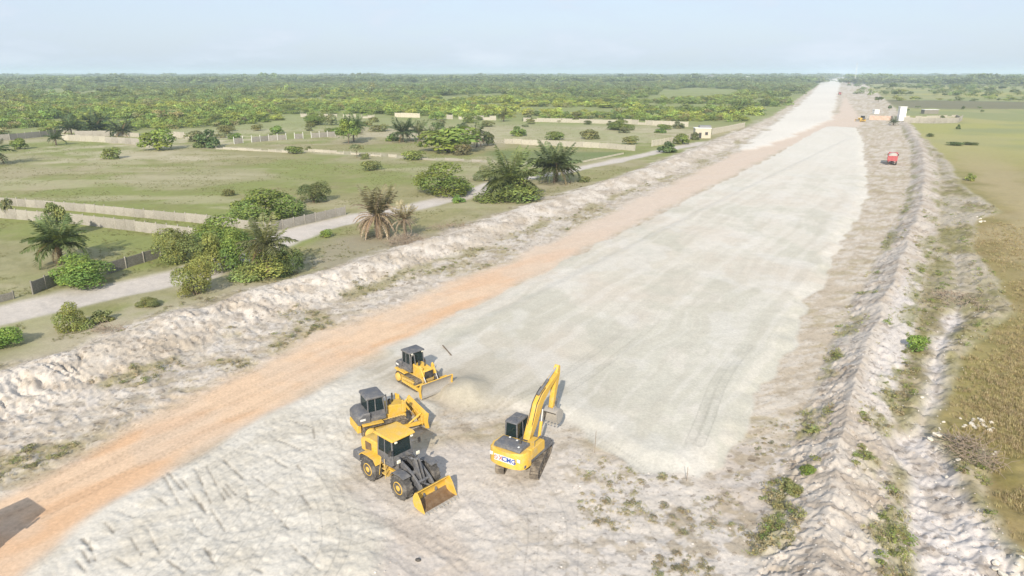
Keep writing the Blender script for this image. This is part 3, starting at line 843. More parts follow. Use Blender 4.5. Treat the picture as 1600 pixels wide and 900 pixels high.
def make_loader():
    t = thing('wheel_loader', 'yellow wheel loader with dark lift arms, bucket lowered to the sand', 'loader')
    wb, tr = 1.55, 1.10
    tyre = tyre_mesh('loader_tyre', 0.80, 0.62, 18, .52)
    rl = rim_mesh('loader_rim', 0.43, 0.62, 'yellow', 1); rr_ = rim_mesh('loader_rim', 0.43, 0.62, 'yellow', -1)
    for x in (-wb, wb):
        for y in (-tr, tr): add_wheel(t, (x, y, .78), tyre, rl, rr_)
    for x in (-wb, wb):
        bm = B(); tube(bm, (x, -tr + .2, .78), (x, tr - .2, .78), .2, 12); part('axle', bm, 'yellow_dusty', t)
    bm = B()
    prism(bm, [(-2.9, .75), (-.25, .6), (-.1, 1.15), (-.6, 1.5), (-2.95, 1.45)], -.55, .55, .03)
    part('rear_frame', bm, 'yellow_dusty', t)
    bm = B()
    prism(bm, [(-.05, .65), (1.9, .55), (2.15, .8), (1.75, 1.25), (.9, 1.3), (.55, 2.05), (.2, 2.05), (-.1, 1.1)], -.5, -.34, .02)
    prism(bm, [(-.05, .65), (1.9, .55), (2.15, .8), (1.75, 1.25), (.9, 1.3), (.55, 2.05), (.2, 2.05), (-.1, 1.1)], .34, .5, .02)
    box(bm, 0, 1.8, -.34, .34, .6, 1.05, .02); box(bm, .2, .5, -.34, .34, 1.7, 1.9, .02)
    part('front_frame', bm, 'dark', t)
    # bonnet with side grilles
    bm = B()
    prism(bm, [(-3.0, 1.42), (-1.15, 1.5), (-1.15, 2.55), (-2.2, 2.52), (-2.95, 2.3), (-3.05, 2.1)], -.78, .78, .06)
    hood = part('bonnet', bm, 'yellow', t)
    for s in (-1, 1):
        bm = B(); box(bm, -2.5, -1.85, s * .785 - .02, s * .785 + .02, 1.65, 2.25, .01)
        for k in range(6): box(bm, -2.48, -1.87, s * .805 - .012, s * .805 + .012, 1.70 + k * .095, 1.735 + k * .095, 0)
        part('grille', bm, 'rust', hood)
    bm = B(); box(bm, -3.08, -3.03, -.6, .6, 1.55, 2.1, .01)
    for k in range(7): box(bm, -3.10, -3.06, -.58, .58, 1.58 + k * .075, 1.61 + k * .075, 0)
    part('rear_grille', bm, 'black', hood)
    bm = B(); tube(bm, (-1.7, .35, 2.5), (-1.7, .35, 3.0), .07, 10); tube(bm, (-1.7, .35, 3.0), (-1.82, .35, 3.08), .06, 10)
    part('exhaust', bm, 'black', hood)
    bm = B(); prism(bm, [(-3.45, .8), (-2.75, .75), (-2.75, 1.45), (-3.05, 1.55), (-3.45, 1.35)], -1.2, 1.2, .08)
    part('counterweight', bm, 'dark', t)
    for s in (-1, 1):
        bm = B()
        shell(bm, [(-2.45, 1.45), (-2.2, 1.68), (-1.6, 1.74), (-.95, 1.68), (-.70, 1.35)], s * .78, s * 1.36, .05)
        part('rear_fender', bm, 'yellow', t)
        bm = B()
        shell(bm, [(.85, 1.4), (1.05, 1.64), (1.6, 1.70), (2.15, 1.6)], s * .80, s * 1.40, .04)
        part('front_fender', bm, 'dark', t)
        bm = B()
        box(bm, -.72, -.1, s * .82 - .08, s * .82 + .3, .62, .70, .01); box(bm, -.66, -.16, s * .82 - .08, s * .82 + .26, .98, 1.05, .01)
        box(bm, -.60, -.2, s * .82 - .08, s * .82 + .2, 1.3, 1.36, .01)
        tube(bm, (-.74, s * 1.08, .62), (-.56, s * 1.0, 1.9), .025, 6); tube(bm, (-.08, s * 1.08, .62), (-.22, s * 1.0, 1.9), .025, 6)
        part('ladder', bm, 'yellow_dusty', t)
        bm = B(); box(bm, -.2, .75, s * .62 - .1, s * .62 + .1, 1.02, 1.12, .02)
        part('step_plate', bm, 'yellow', t)
    # cab
    bm = B(); prism(bm, [(-1.2, 1.4), (.32, 1.4), (.40, 1.62), (-1.25, 1.62)], -.86, .86, .03)
    part('cab_floor', bm, 'dark', t)
    cab_frame(t, -1.18, .38, -.76, .76, 1.6, 3.26, 'dark', .06, .16, True, .55)
    seat(t, -.55, 0, 1.72)
    bm = B(); tube(bm, (.1, 0, 1.7), (-.08, 0, 2.35), .04, 8); lathe(bm, [(.19, -.015), (.19, .015)], (-.08, 0, 2.36), 14)
    part('steering_column', bm, 'black', t)
    bm = B(); prism(bm, [(-1.36, 3.26), (.52, 3.26), (.60, 3.33), (.44, 3.43), (-1.25, 3.43), (-1.40, 3.36)], -.92, .92, .04)
    roof = part('cab_roof', bm, 'yellow', t)
    for s in (-1, 1):
        bm = B(); box(bm, .5, .62, s * .62 - .1, s * .62 + .1, 3.14, 3.26, .03); part('work_lamp', bm, 'lamp', roof)
        bm = B(); tube(bm, (.4, s * .74, 2.6), (.62, s * 1.16, 2.7), .018, 6); box(bm, .58, .63, s * 1.16 - .11, s * 1.16 + .11, 2.5, 2.88, .01)
        part('mirror', bm, 'black', t)
        bm = B(); tube(bm, (.82, s * .62, 1.5), (.92, s * .74, 2.0), .03, 6); part('lamp_stalk', bm, 'black', t)
        bm = B(); box(bm, .88, 1.0, s * .76 - .13, s * .76 + .13, 1.98, 2.2, .03); part('headlamp', bm, 'lamp', t)
    # lift arms, bellcrank, cylinders
    for s in (-1, 1):
        bm = B()
        prism(bm, [(.28, 1.98), (.62, 2.06), (1.55, 1.75), (2.45, 1.15), (3.02, .50), (2.92, .32), (2.62, .52), (2.05, .98), (1.3, 1.38), (.40, 1.76)], s * .47 - .07, s * .47 + .07, .02)
        part('lift_arm', bm, 'dark', t)
        bm = B(); tube(bm, (.25, s * .30, 1.0), (1.05, s * .34, 1.18), .1, 12); part('lift_cylinder', bm, 'black', t)
        bm = B(); tube(bm, (1.05, s * .34, 1.18), (1.75, s * .40, 1.36), .055, 10); part('cylinder_rod', bm, 'chrome', t)
    bm = B(); tube(bm, (1.75, -.47, 1.45), (1.75, .47, 1.45), .13, 12); tube(bm, (2.3, -.47, 1.05), (2.3, .47, 1.05), .1, 12)
    part('cross_tube', bm, 'dark', t)
    for s in (-1, 1):
        bm = B(); prism(bm, [(1.62, 2.36), (1.86, 2.40), (2.12, 1.6), (2.42, .92), (2.25, .78), (1.95, 1.1), (1.62, 1.55)], s * .12 - .05, s * .12 + .05, .02)
        part('bellcrank', bm, 'dark', t)
    bm = B(); tube(bm, (.45, 0, 1.86), (1.25, 0, 2.12), .11, 12); part('tilt_cylinder', bm, 'dark', t)
    bm = B(); tube(bm, (1.25, 0, 2.12), (1.78, 0, 2.30), .06, 10); part('cylinder_rod', bm, 'chrome', t)
    bm = B(); tube(bm, (2.36, 0, .86), (2.85, 0, .95), .07, 8); part('bucket_link', bm, 'dark', t)
    path = [(.5, .2, 1.9), (1.0, .22, 2.2), (1.5, .2, 2.1), (1.7, .2, 1.8)]
    bm = B(); path_tube(bm, path, .025, 6); path_tube(bm, [(a, -b, c) for a, b, c in path], .025, 6); part('hose', bm, 'black', t)
    # bucket, resting flat
    prof = [(4.02, .05), (3.35, .05), (3.02, .18), (2.88, .48), (2.92, .85), (3.12, 1.16), (3.30, 1.24)]
    bm = B(); shell(bm, prof, -1.4, 1.4, .05)
    bk = part('bucket', bm, 'yellow', t)
    bm = B(); shell(bm, [(3.98, .065), (3.35, .065), (3.05, .19), (2.93, .42)], -1.36, 1.36, .012); part('bucket_lining', bm, 'rust', bk)
    for s in (-1, 1):
        bm = B(); prism(bm, [(4.02, .03), (3.35, .03), (3.0, .15), (2.86, .48), (2.90, .87), (3.10, 1.19), (3.32, 1.27), (3.62, .85)], s * 1.4 - .03, s * 1.4 + .03, .01)
        part('side_plate', bm, 'yellow', bk)
    bm = B(); box(bm, 3.92, 4.16, -1.42, 1.42, .03, .075, .01); part('cutting_edge', bm, 'steel', bk)
    for i in range(9):
        bm = B(); y = -1.28 + i * .32
        prism(bm, [(4.0, .02), (4.34, .02), (4.30, .06), (4.02, .13)], y - .05, y + .05, .005); part('tooth', bm, 'steel', bk)
    bk.scale = (.93, .92, .93); bk.location.x = 2.88 * .07
    for s in (-1, 1):
        bm = B(); prism(bm, [(2.9, .25), (2.9, 1.0), (2.72, .85), (2.72, .35)], s * .47 - .12, s * .47 - .08, .01); prism(bm, [(2.9, .25), (2.9, 1.0), (2.72, .85), (2.72, .35)], s * .47 + .08, s * .47 + .12, .01)
        part('bracket', bm, 'yellow', bk)
    return t

def crawler(parent, L, h, w, y, shoe=0.19, frame='yellow_dusty', low=0.28):
    """one crawler: belt of shoes round idler and sprocket, frame and rollers inside"""
    r = h / 2; n = 9
    pts = []
    for i in range(n + 1):
        a = -math.pi / 2 + math.pi * i / n; pts.append((L / 2 - r + r * math.cos(a), r + r * math.sin(a)))
    for i in range(n + 1):
        a = math.pi / 2 + math.pi * i / n; pts.append((-L / 2 + r + r * math.cos(a), r + r * math.sin(a)))
    g = link('crawler', bpy.data.meshes.new('x'), parent)
    bm = B()
    loop = [Vector((a, b)) for a, b in pts]; loop.append(loop[0])
    segs = [(a, b) for a, b in zip(loop[:-1], loop[1:]) if (b - a).length > 1e-4]
    total = sum((b - a).length for a, b in segs); k = int(total / shoe); step = total / k
    pos = 0; ci = 0; acc = 0
    for q in range(k):
        s = q * step
        while s > acc + (segs[ci][1] - segs[ci][0]).length: acc += (segs[ci][1] - segs[ci][0]).length; ci += 1
        a, b = segs[ci]; d = (b - a).normalized(); p = a + d * (s - acc)
        M = Matrix.Translation((p.x, y, p.y)) @ Matrix.Rotation(-math.atan2(d.y, d.x), 4, 'Y')
        box(bm, -step * .46, step * .46, -w / 2, w / 2, -.0, .045, 0, M)
        box(bm, -step * .40, -step * .26, -w / 2, w / 2, -.05, .0, 0, M)
    g.data = mesh_from_bm('crawler', bm, 'track')
    bm = B()
    prism(bm, [(-L / 2 + r * .9, r * .55), (L / 2 - r * .9, r * .55), (L / 2 - r * 1.1, r * 1.35), (-L / 2 + r * 1.1, r * 1.35)], y - w * .32, y + w * .32, .03)
    part('track_frame', bm, frame, g)
    for x, nm in ((L / 2 - r, 'idler'), (-L / 2 + r, 'sprocket')):
        bm = B(); lathe(bm, [(r * .86, -w * .12), (r * .86, w * .12)], (x, y, r), 22); lathe(bm, [(r * .45, -w * .36), (r * .45, w * .36)], (x, y, r), 18)
        part(nm, bm, frame if nm == 'sprocket' else 'track', g)
    for i in range(6):
        bm = B(); x = -L / 2 + r * 1.5 + (L - 3 * r) * i / 5
        lathe(bm, [(.11, -w * .30), (.11, w * .30)], (x, y, .16), 12); part('roller', bm, 'track', g)
    return g

def make_dozer(label):
    t = thing('bulldozer', label, 'bulldozer')
    for s in (-1, 1):
        crawler(t, 3.5, 1.02, .52, s * .95, .2)
        bm = B(); prism(bm, [(-1.75, 1.18), (-.2, 1.12), (-.2, 1.2), (-1.75, 1.3)], s * .6, s * 1.24, .02)
        part('fender', bm, 'yellow', t)
    bm = B(); prism(bm, [(-1.75, .45), (1.6, .45), (1.75, .8), (1.75, 1.05), (-1.75, 1.05)], -.62, .62, .04); part('hull', bm, 'yellow_dusty', t)
    # final drive housings
    for s in (-1, 1):
        bm = B(); lathe(bm, [(.4, 0), (.34, s * .12), (.2, s * .18)], (-1.24, s * 1.2, .55), 20); part('final_drive', bm, 'yellow', t)
    # engine bonnet
    bm = B(); prism(bm, [(.1, 1.0), (1.72, 1.0), (1.78, 1.15), (1.78, 1.72), (1.68, 1.82), (.1, 1.98)], -.52, .52, .05)
    hd = part('bonnet', bm, 'yellow', t)
    for s in (-1, 1):
        bm = B(); box(bm, .45, 1.45, s * .53 - .012, s * .53 + .012, 1.12, 1.62, .01)
        for k in range(4): box(bm, .5, 1.4, s * .545 - .01, s * .545 + .01, 1.18 + k * .11, 1.22 + k * .11, 0)
        part('side_door', bm, 'yellow', hd)
    bm = B(); box(bm, 1.78, 1.82, -.45, .45, 1.05, 1.7, .01)
    for k in range(8): box(bm, 1.81, 1.84, -.43, .43, 1.1 + k * .072, 1.13 + k * .072, 0)
    part('radiator_grille', bm, 'black', hd)
    bm = B(); tube(bm, (1.0, .18, 1.85), (1.0, .18, 2.55), .06, 10); part('exhaust', bm, 'black', hd)
    bm = B(); tube(bm, (.65, -.2, 1.85), (.65, -.2, 2.25), .1, 10); lathe(bm, [(.12, -.0), (.12, .01)], (.65, -.2, 2.25), 12); part('air_cleaner', bm, 'black', hd)
    # rear tank in dark paint, pale mark on its flank
    bm = B(); prism(bm, [(-2.0, 1.15), (-1.05, 1.2), (-1.05, 2.0), (-1.6, 2.0), (-1.98, 1.75)], -.98, .98, .07)
    tk = part('fuel_tank', bm, 'dark', t)
    for s in (-1, 1):
        bm = B(); box(bm, -1.85, -1.45, s * .985 - .006, s * .985 + .006, 1.5, 1.66, 0); part('nameplate', bm, 'white', tk)
    bm = B(); box(bm, -2.05, -1.75, -.85, .85, .55, 1.15, .05); part('rear_housing', bm, 'yellow', t)
    # cab
    bm = B(); box(bm, -1.25, .12, -.86, .86, 1.22, 1.5, .03); part('cab_floor', bm, 'dark', t)
    cab_frame(t, -1.18, .1, -.74, .74, 1.5, 2.92, 'dark', .05, .14, True, .42)
    bm = B(); prism(bm, [(-1.3, 2.9), (.12, 2.9), (.16, 2.98), (.02, 3.06), (-1.2, 3.08)], -.84, .84, .04); rf = part('cab_roof', bm, 'dark', t)
    for s in (-1, 1):
        bm = B(); box(bm, .1, .2, s * .55 - .09, s * .55 + .09, 2.82, 2.94, .02); part('work_lamp', bm, 'lamp', rf)
    seat(t, -.65, 0, 1.55)
    bm = B()                                                    # guard hoop ahead of the cab
    path_tube(bm, [(.22, -.72, 1.5), (.22, -.72, 2.75), (.30, -.45, 2.88), (.42, -.42, 1.98)], .045, 8)
    part('guard_rail', bm, 'dark', t)
    bm = B(); path_tube(bm, [(.3, .78, 1.3), (.3, .78, 2.0), (-.1, .82, 2.2)], .03, 8); part('grab_rail', bm, 'dark', t)
    # lift cylinders beside the bonnet
    for s in (-1, 1):
        bm = B(); box(bm, 1.42, 1.72, s * .62 - .1, s * .62 + .1, 1.25, 2.12, .03); part('cylinder_bracket', bm, 'yellow', hd)
        bm = B(); tube(bm, (1.45, s * .66, 2.2), (1.95, s * .66, 1.35), .085, 10); part('lift_cylinder', bm, 'yellow', t)
        bm = B(); tube(bm, (1.95, s * .66, 1.35), (2.42, s * .66, .62), .045, 8); part('cylinder_rod', bm, 'chrome', t)
        bm = B(); prism(bm, [(-.35, .42), (2.35, .30), (2.62, .36), (2.62, .56), (2.3, .58), (-.35, .62)], s * 1.36 - .1, s * 1.36 + .1, .03); part('push_arm', bm, 'yellow', t)
        bm = B(); tube(bm, (1.6, s * 1.36, .6), (2.6, s * 1.3, 1.15), .07, 8); part('brace', bm, 'yellow', t)
    # blade
    arc = [(2.98, .02), (2.80, .25), (2.72, .55), (2.74, .85), (2.86, 1.12), (2.98, 1.24)]
    bm = B(); shell(bm, arc, -1.72, 1.72, .07)
    for y in (-1.3, -.65, 0, .65, 1.3): prism(bm, [(2.70, .12), (2.56, .3), (2.56, .95), (2.76, 1.14)], y - .03, y + .03, 0)
    box(bm, 2.52, 2.66, -1.6, 1.6, .42, .56, .02); box(bm, 2.54, 2.70, -1.5, 1.5, .92, 1.02, .02)
    bl = part('blade', bm, 'yellow', t)
    bm = B(); shell(bm, [(3.0, .02), (2.825, .25), (2.745, .55), (2.765, .85), (2.885, 1.12), (2.99, 1.22)], -1.70, 1.70, -.012); part('blade_face', bm, 'steel', bl)
    for s in (-1, 1):
        bm = B(); prism(bm, [(3.05, .0), (2.72, .1), (2.66, .6), (2.70, .95), (2.95, 1.28), (3.04, 1.2), (2.92, .6)], s * 1.72 - .035, s * 1.72 + .035, .01); part('end_plate', bm, 'yellow', bl)
    bm = B(); box(bm, 2.92, 3.02, -1.74, 1.74, .0, .16, .01); part('cutting_edge', bm, 'steel', bl)
    return t

def text_part(parent, body, loc, rot, size, mat, name='lettering'):
    cu = bpy.data.curves.new(name, 'FONT'); cu.body = body; cu.size = size; cu.extrude = 0.006; cu.offset = 0.012
    cu.align_x = 'LEFT'; cu.align_y = 'CENTER'; cu.resolution_u = 3
    o = bpy.data.objects.new(name, cu); col.objects.link(o)
    dg = bpy.context.evaluated_depsgraph_get()
    me = bpy.data.meshes.new_from_object(o.evaluated_get(dg))
    bpy.data.objects.remove(o)
    me.materials.clear(); me.materials.append(MAT[mat])
    return link(name, me, parent, loc, rot)

def make_excavator():
    t = thing('excavator', 'yellow tracked excavator with raised boom and grey bucket hanging over the sand', 'excavator')
    under = R(16)                                               # the crawlers point a little left of the boom
    u = link('undercarriage', bpy.data.meshes.new('x'), t, (0, 0, 0), (0, 0, under))
    bm = B(); box(bm, -.95, .95, -.95, .95, .42, .85, .05); lathe_z = tube(bm, (0, 0, .8), (0, 0, 1.06), .68, 24)
    prism(bm, [(-1.2, .45), (1.2, .45), (1.0, .75), (-1.0, .75)], -1.0, 1.0, .03)
    u.data = mesh_from_bm('undercarriage', bm, 'dark')
    for s in (-1, 1): crawler(u, 4.1, .92, .58, s * 1.15, .19, 'track')
    # turntable deck and side boxes
    bm = B(); prism(bm, [(-2.2, 1.05), (1.35, 1.05), (1.5, 1.15), (1.5, 1.28), (-2.2, 1.28)], -1.32, 1.32, .03); part('deck', bm, 'dark', t)
    bm = B()
    arc = []
    for i in range(11):
        a = math.pi / 2 + math.pi * i / 10
        arc.append((-1.55 + 1.02 * math.cos(a) * 1.0, 1.36 * math.sin(a)))
    vs0 = [bm.verts.new((x, y, 1.0)) for x, y in arc] + [bm.verts.new((-1.45, -1.36, 1.0)), bm.verts.new((-1.45, 1.36, 1.0))]
    vs1 = [bm.verts.new((x * 1.0 + .02, y * .99, 2.08)) for x, y in arc] + [bm.verts.new((-1.45, -1.34, 2.08)), bm.verts.new((-1.45, 1.34, 2.08))]
    # squarer rear: pull the outline out to a rounded box
    for vs in (vs0, vs1):
        for v in vs[:11]:
            f = max(0, -(v.co.x + 1.5) / 1.05); v.co.x = -1.5 - 1.1 * f ** .45
            v.co.y = v.co.y * 1.0
    n = len(vs0)
    bm.faces.new(vs0); bm.faces.new(vs1[::-1])
    for i in range(n): bm.faces.new((vs0[i], vs0[(i + 1) % n], vs1[(i + 1) % n], vs1[i]))
    bevel(bm, vs1, .09)
    cw = part('counterweight', bm, 'yellow', t)
    for s in (-1, 1):
        bm = B(); box(bm, -2.50, -2.44, s * 1.02 - .12, s * 1.02 + .12, 1.55, 1.78, .02); part('rear_lamp', bm, 'white', cw)
    bm = B(); box(bm, -2.615, -2.60, -.78, .72, 1.36, 1.80, 0); part('name_panel', bm, 'white', cw)
    rz = -R(90)
    th = text_part(cw, 'CMG', (-2.622, .12, 1.58), (R(90), 0, rz), .46, 'mark_blue')
    text_part(cw, 'X', (-2.622, .36, 1.58), (R(90), 0, rz), .42, 'mark_red')
    bm = B()
    for i in range(16):
        a0, a1 = 2 * math.pi * i / 16, 2 * math.pi * (i + 1) / 16
        tube(bm, (-2.622, .58 + .13 * math.cos(a0), 1.58 + .13 * math.sin(a0)), (-2.622, .58 + .13 * math.cos(a1), 1.58 + .13 * math.sin(a1)), .022, 5)
    tube(bm, (-2.622, .50, 1.50), (-2.622, .66, 1.66), .02, 5)
    part('emblem', bm, 'mark_red', cw)
    for s in (-1, 1):
        bm = B()
        if s < 0: prism(bm, [(-1.45, 1.28), (.35, 1.28), (.35, 1.95), (.15, 2.05), (-1.45, 2.05)], -1.34, -.52, .05)
        else: prism(bm, [(-1.45, 1.28), (-.55, 1.28), (-.55, 2.0), (-1.45, 2.05)], .5, 1.34, .05)
        sb = part('side_housing', bm, 'yellow', t)
        bm = B(); y = s * 1.345; box(bm, -1.35, -.65, y - .012, y + .012, 1.42, 1.9, .01)
        for k in range(5): box(bm, -1.3, -.7, y - .02, y + .02, 1.48 + k * .08, 1.52 + k * .08, 0)
        part('vent_door', bm, 'yellow_dusty', sb)
    bm = B(); prism(bm, [(.35, 1.28), (1.35, 1.28), (1.35, 1.55), (.95, 1.75), (.35, 1.75)], -1.3, -.58, .04); part('tool_box', bm, 'dark', t)
    bm = B(); box(bm, -1.45, -.55, -.55, .55, 1.28, 2.0, .03); part('engine_bay', bm, 'yellow', t)
    bm = B(); prism(bm, [(-2.3, 2.06), (-.95, 2.02), (-1.02, 2.26), (-1.2, 2.34), (-2.1, 2.34), (-2.28, 2.22)], -1.0, .98, .05)
    eh = part('engine_hood', bm, 'dark', t)
    bm = B(); tube(bm, (-1.55, -.6, 2.3), (-1.55, -.6, 2.62), .07, 10); part('exhaust', bm, 'black', eh)
    for x, y in ((-1.2, .4), (-2.0, -.75), (-1.3, -.2)):
        bm = B(); box(bm, x - .06, x + .06, y - .06, y + .06, 2.33, 2.38, .01); part('hood_catch', bm, 'white', eh)
    bm = B(); path_tube(bm, [(.3, -1.28, 1.75), (.3, -1.28, 2.35), (-.9, -1.28, 2.4), (-.9, -1.28, 2.05)], .022, 6); part('handrail', bm, 'dark', t)
    # cab
    cab_frame(t, -.42, 1.35, .34, 1.32, 1.22, 2.86, 'dark', .08, .30, True, .5)
    bm = B(); prism(bm, [(-.42, 2.84), (1.02, 2.84), (1.12, 2.9), (.95, 2.98), (-.3, 3.0), (-.44, 2.92)], .36, 1.30, .04)
    rf = part('cab_roof', bm, 'dark', t)
    bm = B(); tube(bm, (-.2, .5, 2.98), (-.2, .5, 3.2), .012, 5); part('aerial', bm, 'black', rf)
    bm = B(); box(bm, .3, .7, .6, 1.0, 2.99, 3.04, .02); part('roof_hatch', bm, 'dark', rf)
    seat(t, -.05, .82, 1.45)
    for y in (.36, 1.3):
        bm = B(); path_tube(bm, [(1.32, y, 2.2), (1.5, y + (.2 if y > 1 else 0), 2.3)], .015, 5); box(bm, 1.48, 1.52, y + .1, y + .3, 2.15, 2.5, .01)
        if y > 1: part('mirror', bm, 'black', t)
        else: bm.free()
    # boom, stick, bucket in the plane of the boom
    by = -.06
    foot, tip, wrist = (.25, 1.75), (4.05, 5.75), (3.50, 2.85)
    bm = B()
    prism(bm, [(.05, 1.66), (.18, 1.98), (.75, 3.25), (1.12, 4.25), (1.75, 4.92), (2.8, 5.42), (4.02, 5.92), (4.18, 5.78), (4.08, 5.60), (2.95, 4.98), (2.05, 4.28), (1.72, 3.75), (1.2, 2.7), (.48, 1.62)], by - .24, by + .24, .03)
    bo = part('boom', bm, 'yellow', t)
    for s in (-1, 1):
        bm = B(); tube(bm, (1.05, by + s * .42, 1.45), (1.42, by + s * .38, 2.75), .11, 12); part('boom_cylinder', bm, 'yellow', t)
        bm = B(); tube(bm, (1.42, by + s * .38, 2.75), (1.66, by + s * .34, 3.72), .06, 10); part('cylinder_rod', bm, 'chrome', t)
        bm = B(); path_tube(bm, [(.35, by + s * .18, 2.2), (.8, by + s * .18, 3.45), (1.15, by + s * .18, 4.4), (1.75, by + s * .18, 5.02), (2.3, by + s * .18, 5.32)], .03, 6); part('hose', bm, 'black', bo)
    bm = B(); tube(bm, (1.55, by, 4.98), (2.95, by, 5.72), .11, 12); part('stick_cylinder', bm, 'dark', t)
    bm = B(); tube(bm, (2.95, by, 5.72), (4.30, by, 6.36), .06, 10); part('cylinder_rod', bm, 'chrome', t)
    bm = B()
    prism(bm, [(4.22, 6.48), (4.42, 6.36), (4.42, 5.70), (4.18, 4.9), (3.66, 2.86), (3.50, 2.72), (3.36, 2.86), (3.70, 4.7), (3.90, 5.62), (3.92, 5.95), (4.1, 6.35)], by - .17, by + .17, .03)
    part('stick', bm, 'yellow', t)
    bm = B(); tube(bm, (4.52, by, 5.9), (4.15, by, 4.3), .09, 10); part('bucket_cylinder', bm, 'yellow', t)
    bm = B(); tube(bm, (4.15, by, 4.3), (3.98, by, 3.45), .05, 10); part('cylinder_rod', bm, 'chrome', t)
    bm = B()
    for s in (-1, 1): prism(bm, [(3.60, 3.25), (3.98, 3.50), (4.02, 3.38), (3.66, 3.12)], by + s * .22 - .03, by + s * .22 + .03, .01); prism(bm, [(3.92, 3.50), (4.04, 3.46), (3.92, 2.62), (3.80, 2.62)], by + s * .16 - .03, by + s * .16 + .03, .01)
    part('bucket_link', bm, 'dark', t)
    arc = [(3.05, 2.62), (3.42, 2.78), (3.82, 2.70), (4.10, 2.35), (4.12, 1.92), (3.88, 1.58), (3.45, 1.42)]
    bm = B(); shell(bm, arc, by - .62, by + .62, -.05)
    bk = part('bucket', bm, 'steel', t)
    for s in (-1, 1):
        bm = B(); prism(bm, arc + [(3.15, 2.0)], by + s * .62 - .025, by + s * .62 + .025, .005); part('side_plate', bm, 'steel', bk)
        bm = B(); prism(bm, [(3.34, 2.95), (3.66, 2.95), (3.95, 2.55), (3.3, 2.7)], by + s * .24 - .03, by + s * .24 + .03, .01); part('lug', bm, 'steel', bk)
    for i in range(5):
        bm = B(); y = by - .52 + i * .26
        prism(bm, [(3.5, 1.40), (3.5, 1.50), (3.22, 1.38), (3.2, 1.34)], y - .05, y + .05, .005); part('tooth', bm, 'steel', bk)
    for o in t.children:                                          # the arm is lowered a little as a whole
        if o.name.split('.')[0] in ('boom', 'boom_cylinder', 'cylinder_rod', 'stick_cylinder', 'stick', 'bucket_cylinder', 'bucket_link', 'bucket'):
            o.scale.z = .81; o.location.z = 1.7 * (1 - .81)
    return t

def operator(loc, rz):
    """seated figure in a high-visibility jacket"""
    J = [(0, 0, .55), (0, 0, .80), (.02, 0, 1.02), (.02, 0, 1.12), (.04, 0, 1.26),          # pelvis, belly, chest, neck, head
         (.02, .20, 1.0), (.10, .26, .76), (.34, .18, .74), (.42, .17, .74),
         (.02, -.20, 1.0), (.10, -.26, .76), (.34, -.18, .74), (.42, -.17, .74),
         (.40, .12, .56), (.46, .12, .14), (.58, .12, .10), (.40, -.12, .56), (.46, -.12, .14), (.58, -.12, .10)]
    E = [(0, 1), (1, 2), (2, 3), (3, 4), (2, 5), (5, 6), (6, 7), (7, 8), (2, 9), (9, 10), (10, 11), (11, 12), (0, 13), (13, 14), (14, 15), (0, 16), (16, 17), (17, 18)]
    rad = [.16, .16, .18, .06, .11, .075, .055, .045, .04, .075, .055, .045, .04, .085, .06, .05, .085, .06, .05]
    me = bpy.data.meshes.new('person'); me.from_pydata(J, E, [])
    o = link('person', me, None, loc, (0, 0, rz))
    tag(o, 'person in a yellow-green high-visibility top seated inside the excavator cab', 'person')
    sk = o.modifiers.new('skin', 'SKIN')
    for v, r_ in zip(me.skin_vertices[0].data, rad): v.radius = (r_, r_)
    me.skin_vertices[0].data[0].use_root = True
    o.modifiers.new('subdivision', 'SUBSURF').levels = 1
    m, nt, b, out = new_mat('work_clothes')
    tc = node(nt, 'ShaderNodeTexCoord'); sp = node(nt, 'ShaderNodeSeparateXYZ'); nt.links.new(tc.outputs['Object'], sp.inputs[0])
    rp = node(nt, 'ShaderNodeValToRGB'); cr = rp.color_ramp; cr.interpolation = 'CONSTANT'
    cr.elements[0].position = 0; cr.elements[0].color = (.03, .04, .07, 1)
    for p_, c_ in ((.47, (.42, .62, .05, 1)), (.76, (.13, .07, .045, 1)), (.90, (.02, .015, .012, 1))):
        e = cr.elements.new(p_); e.color = c_
    nt.links.new(remap(nt, sp.outputs[2], 0, 1.45, 0, 1), rp.inputs[0]); nt.links.new(rp.outputs[0], b.inputs['Base Color'])
    me.materials.append(m)
    return o

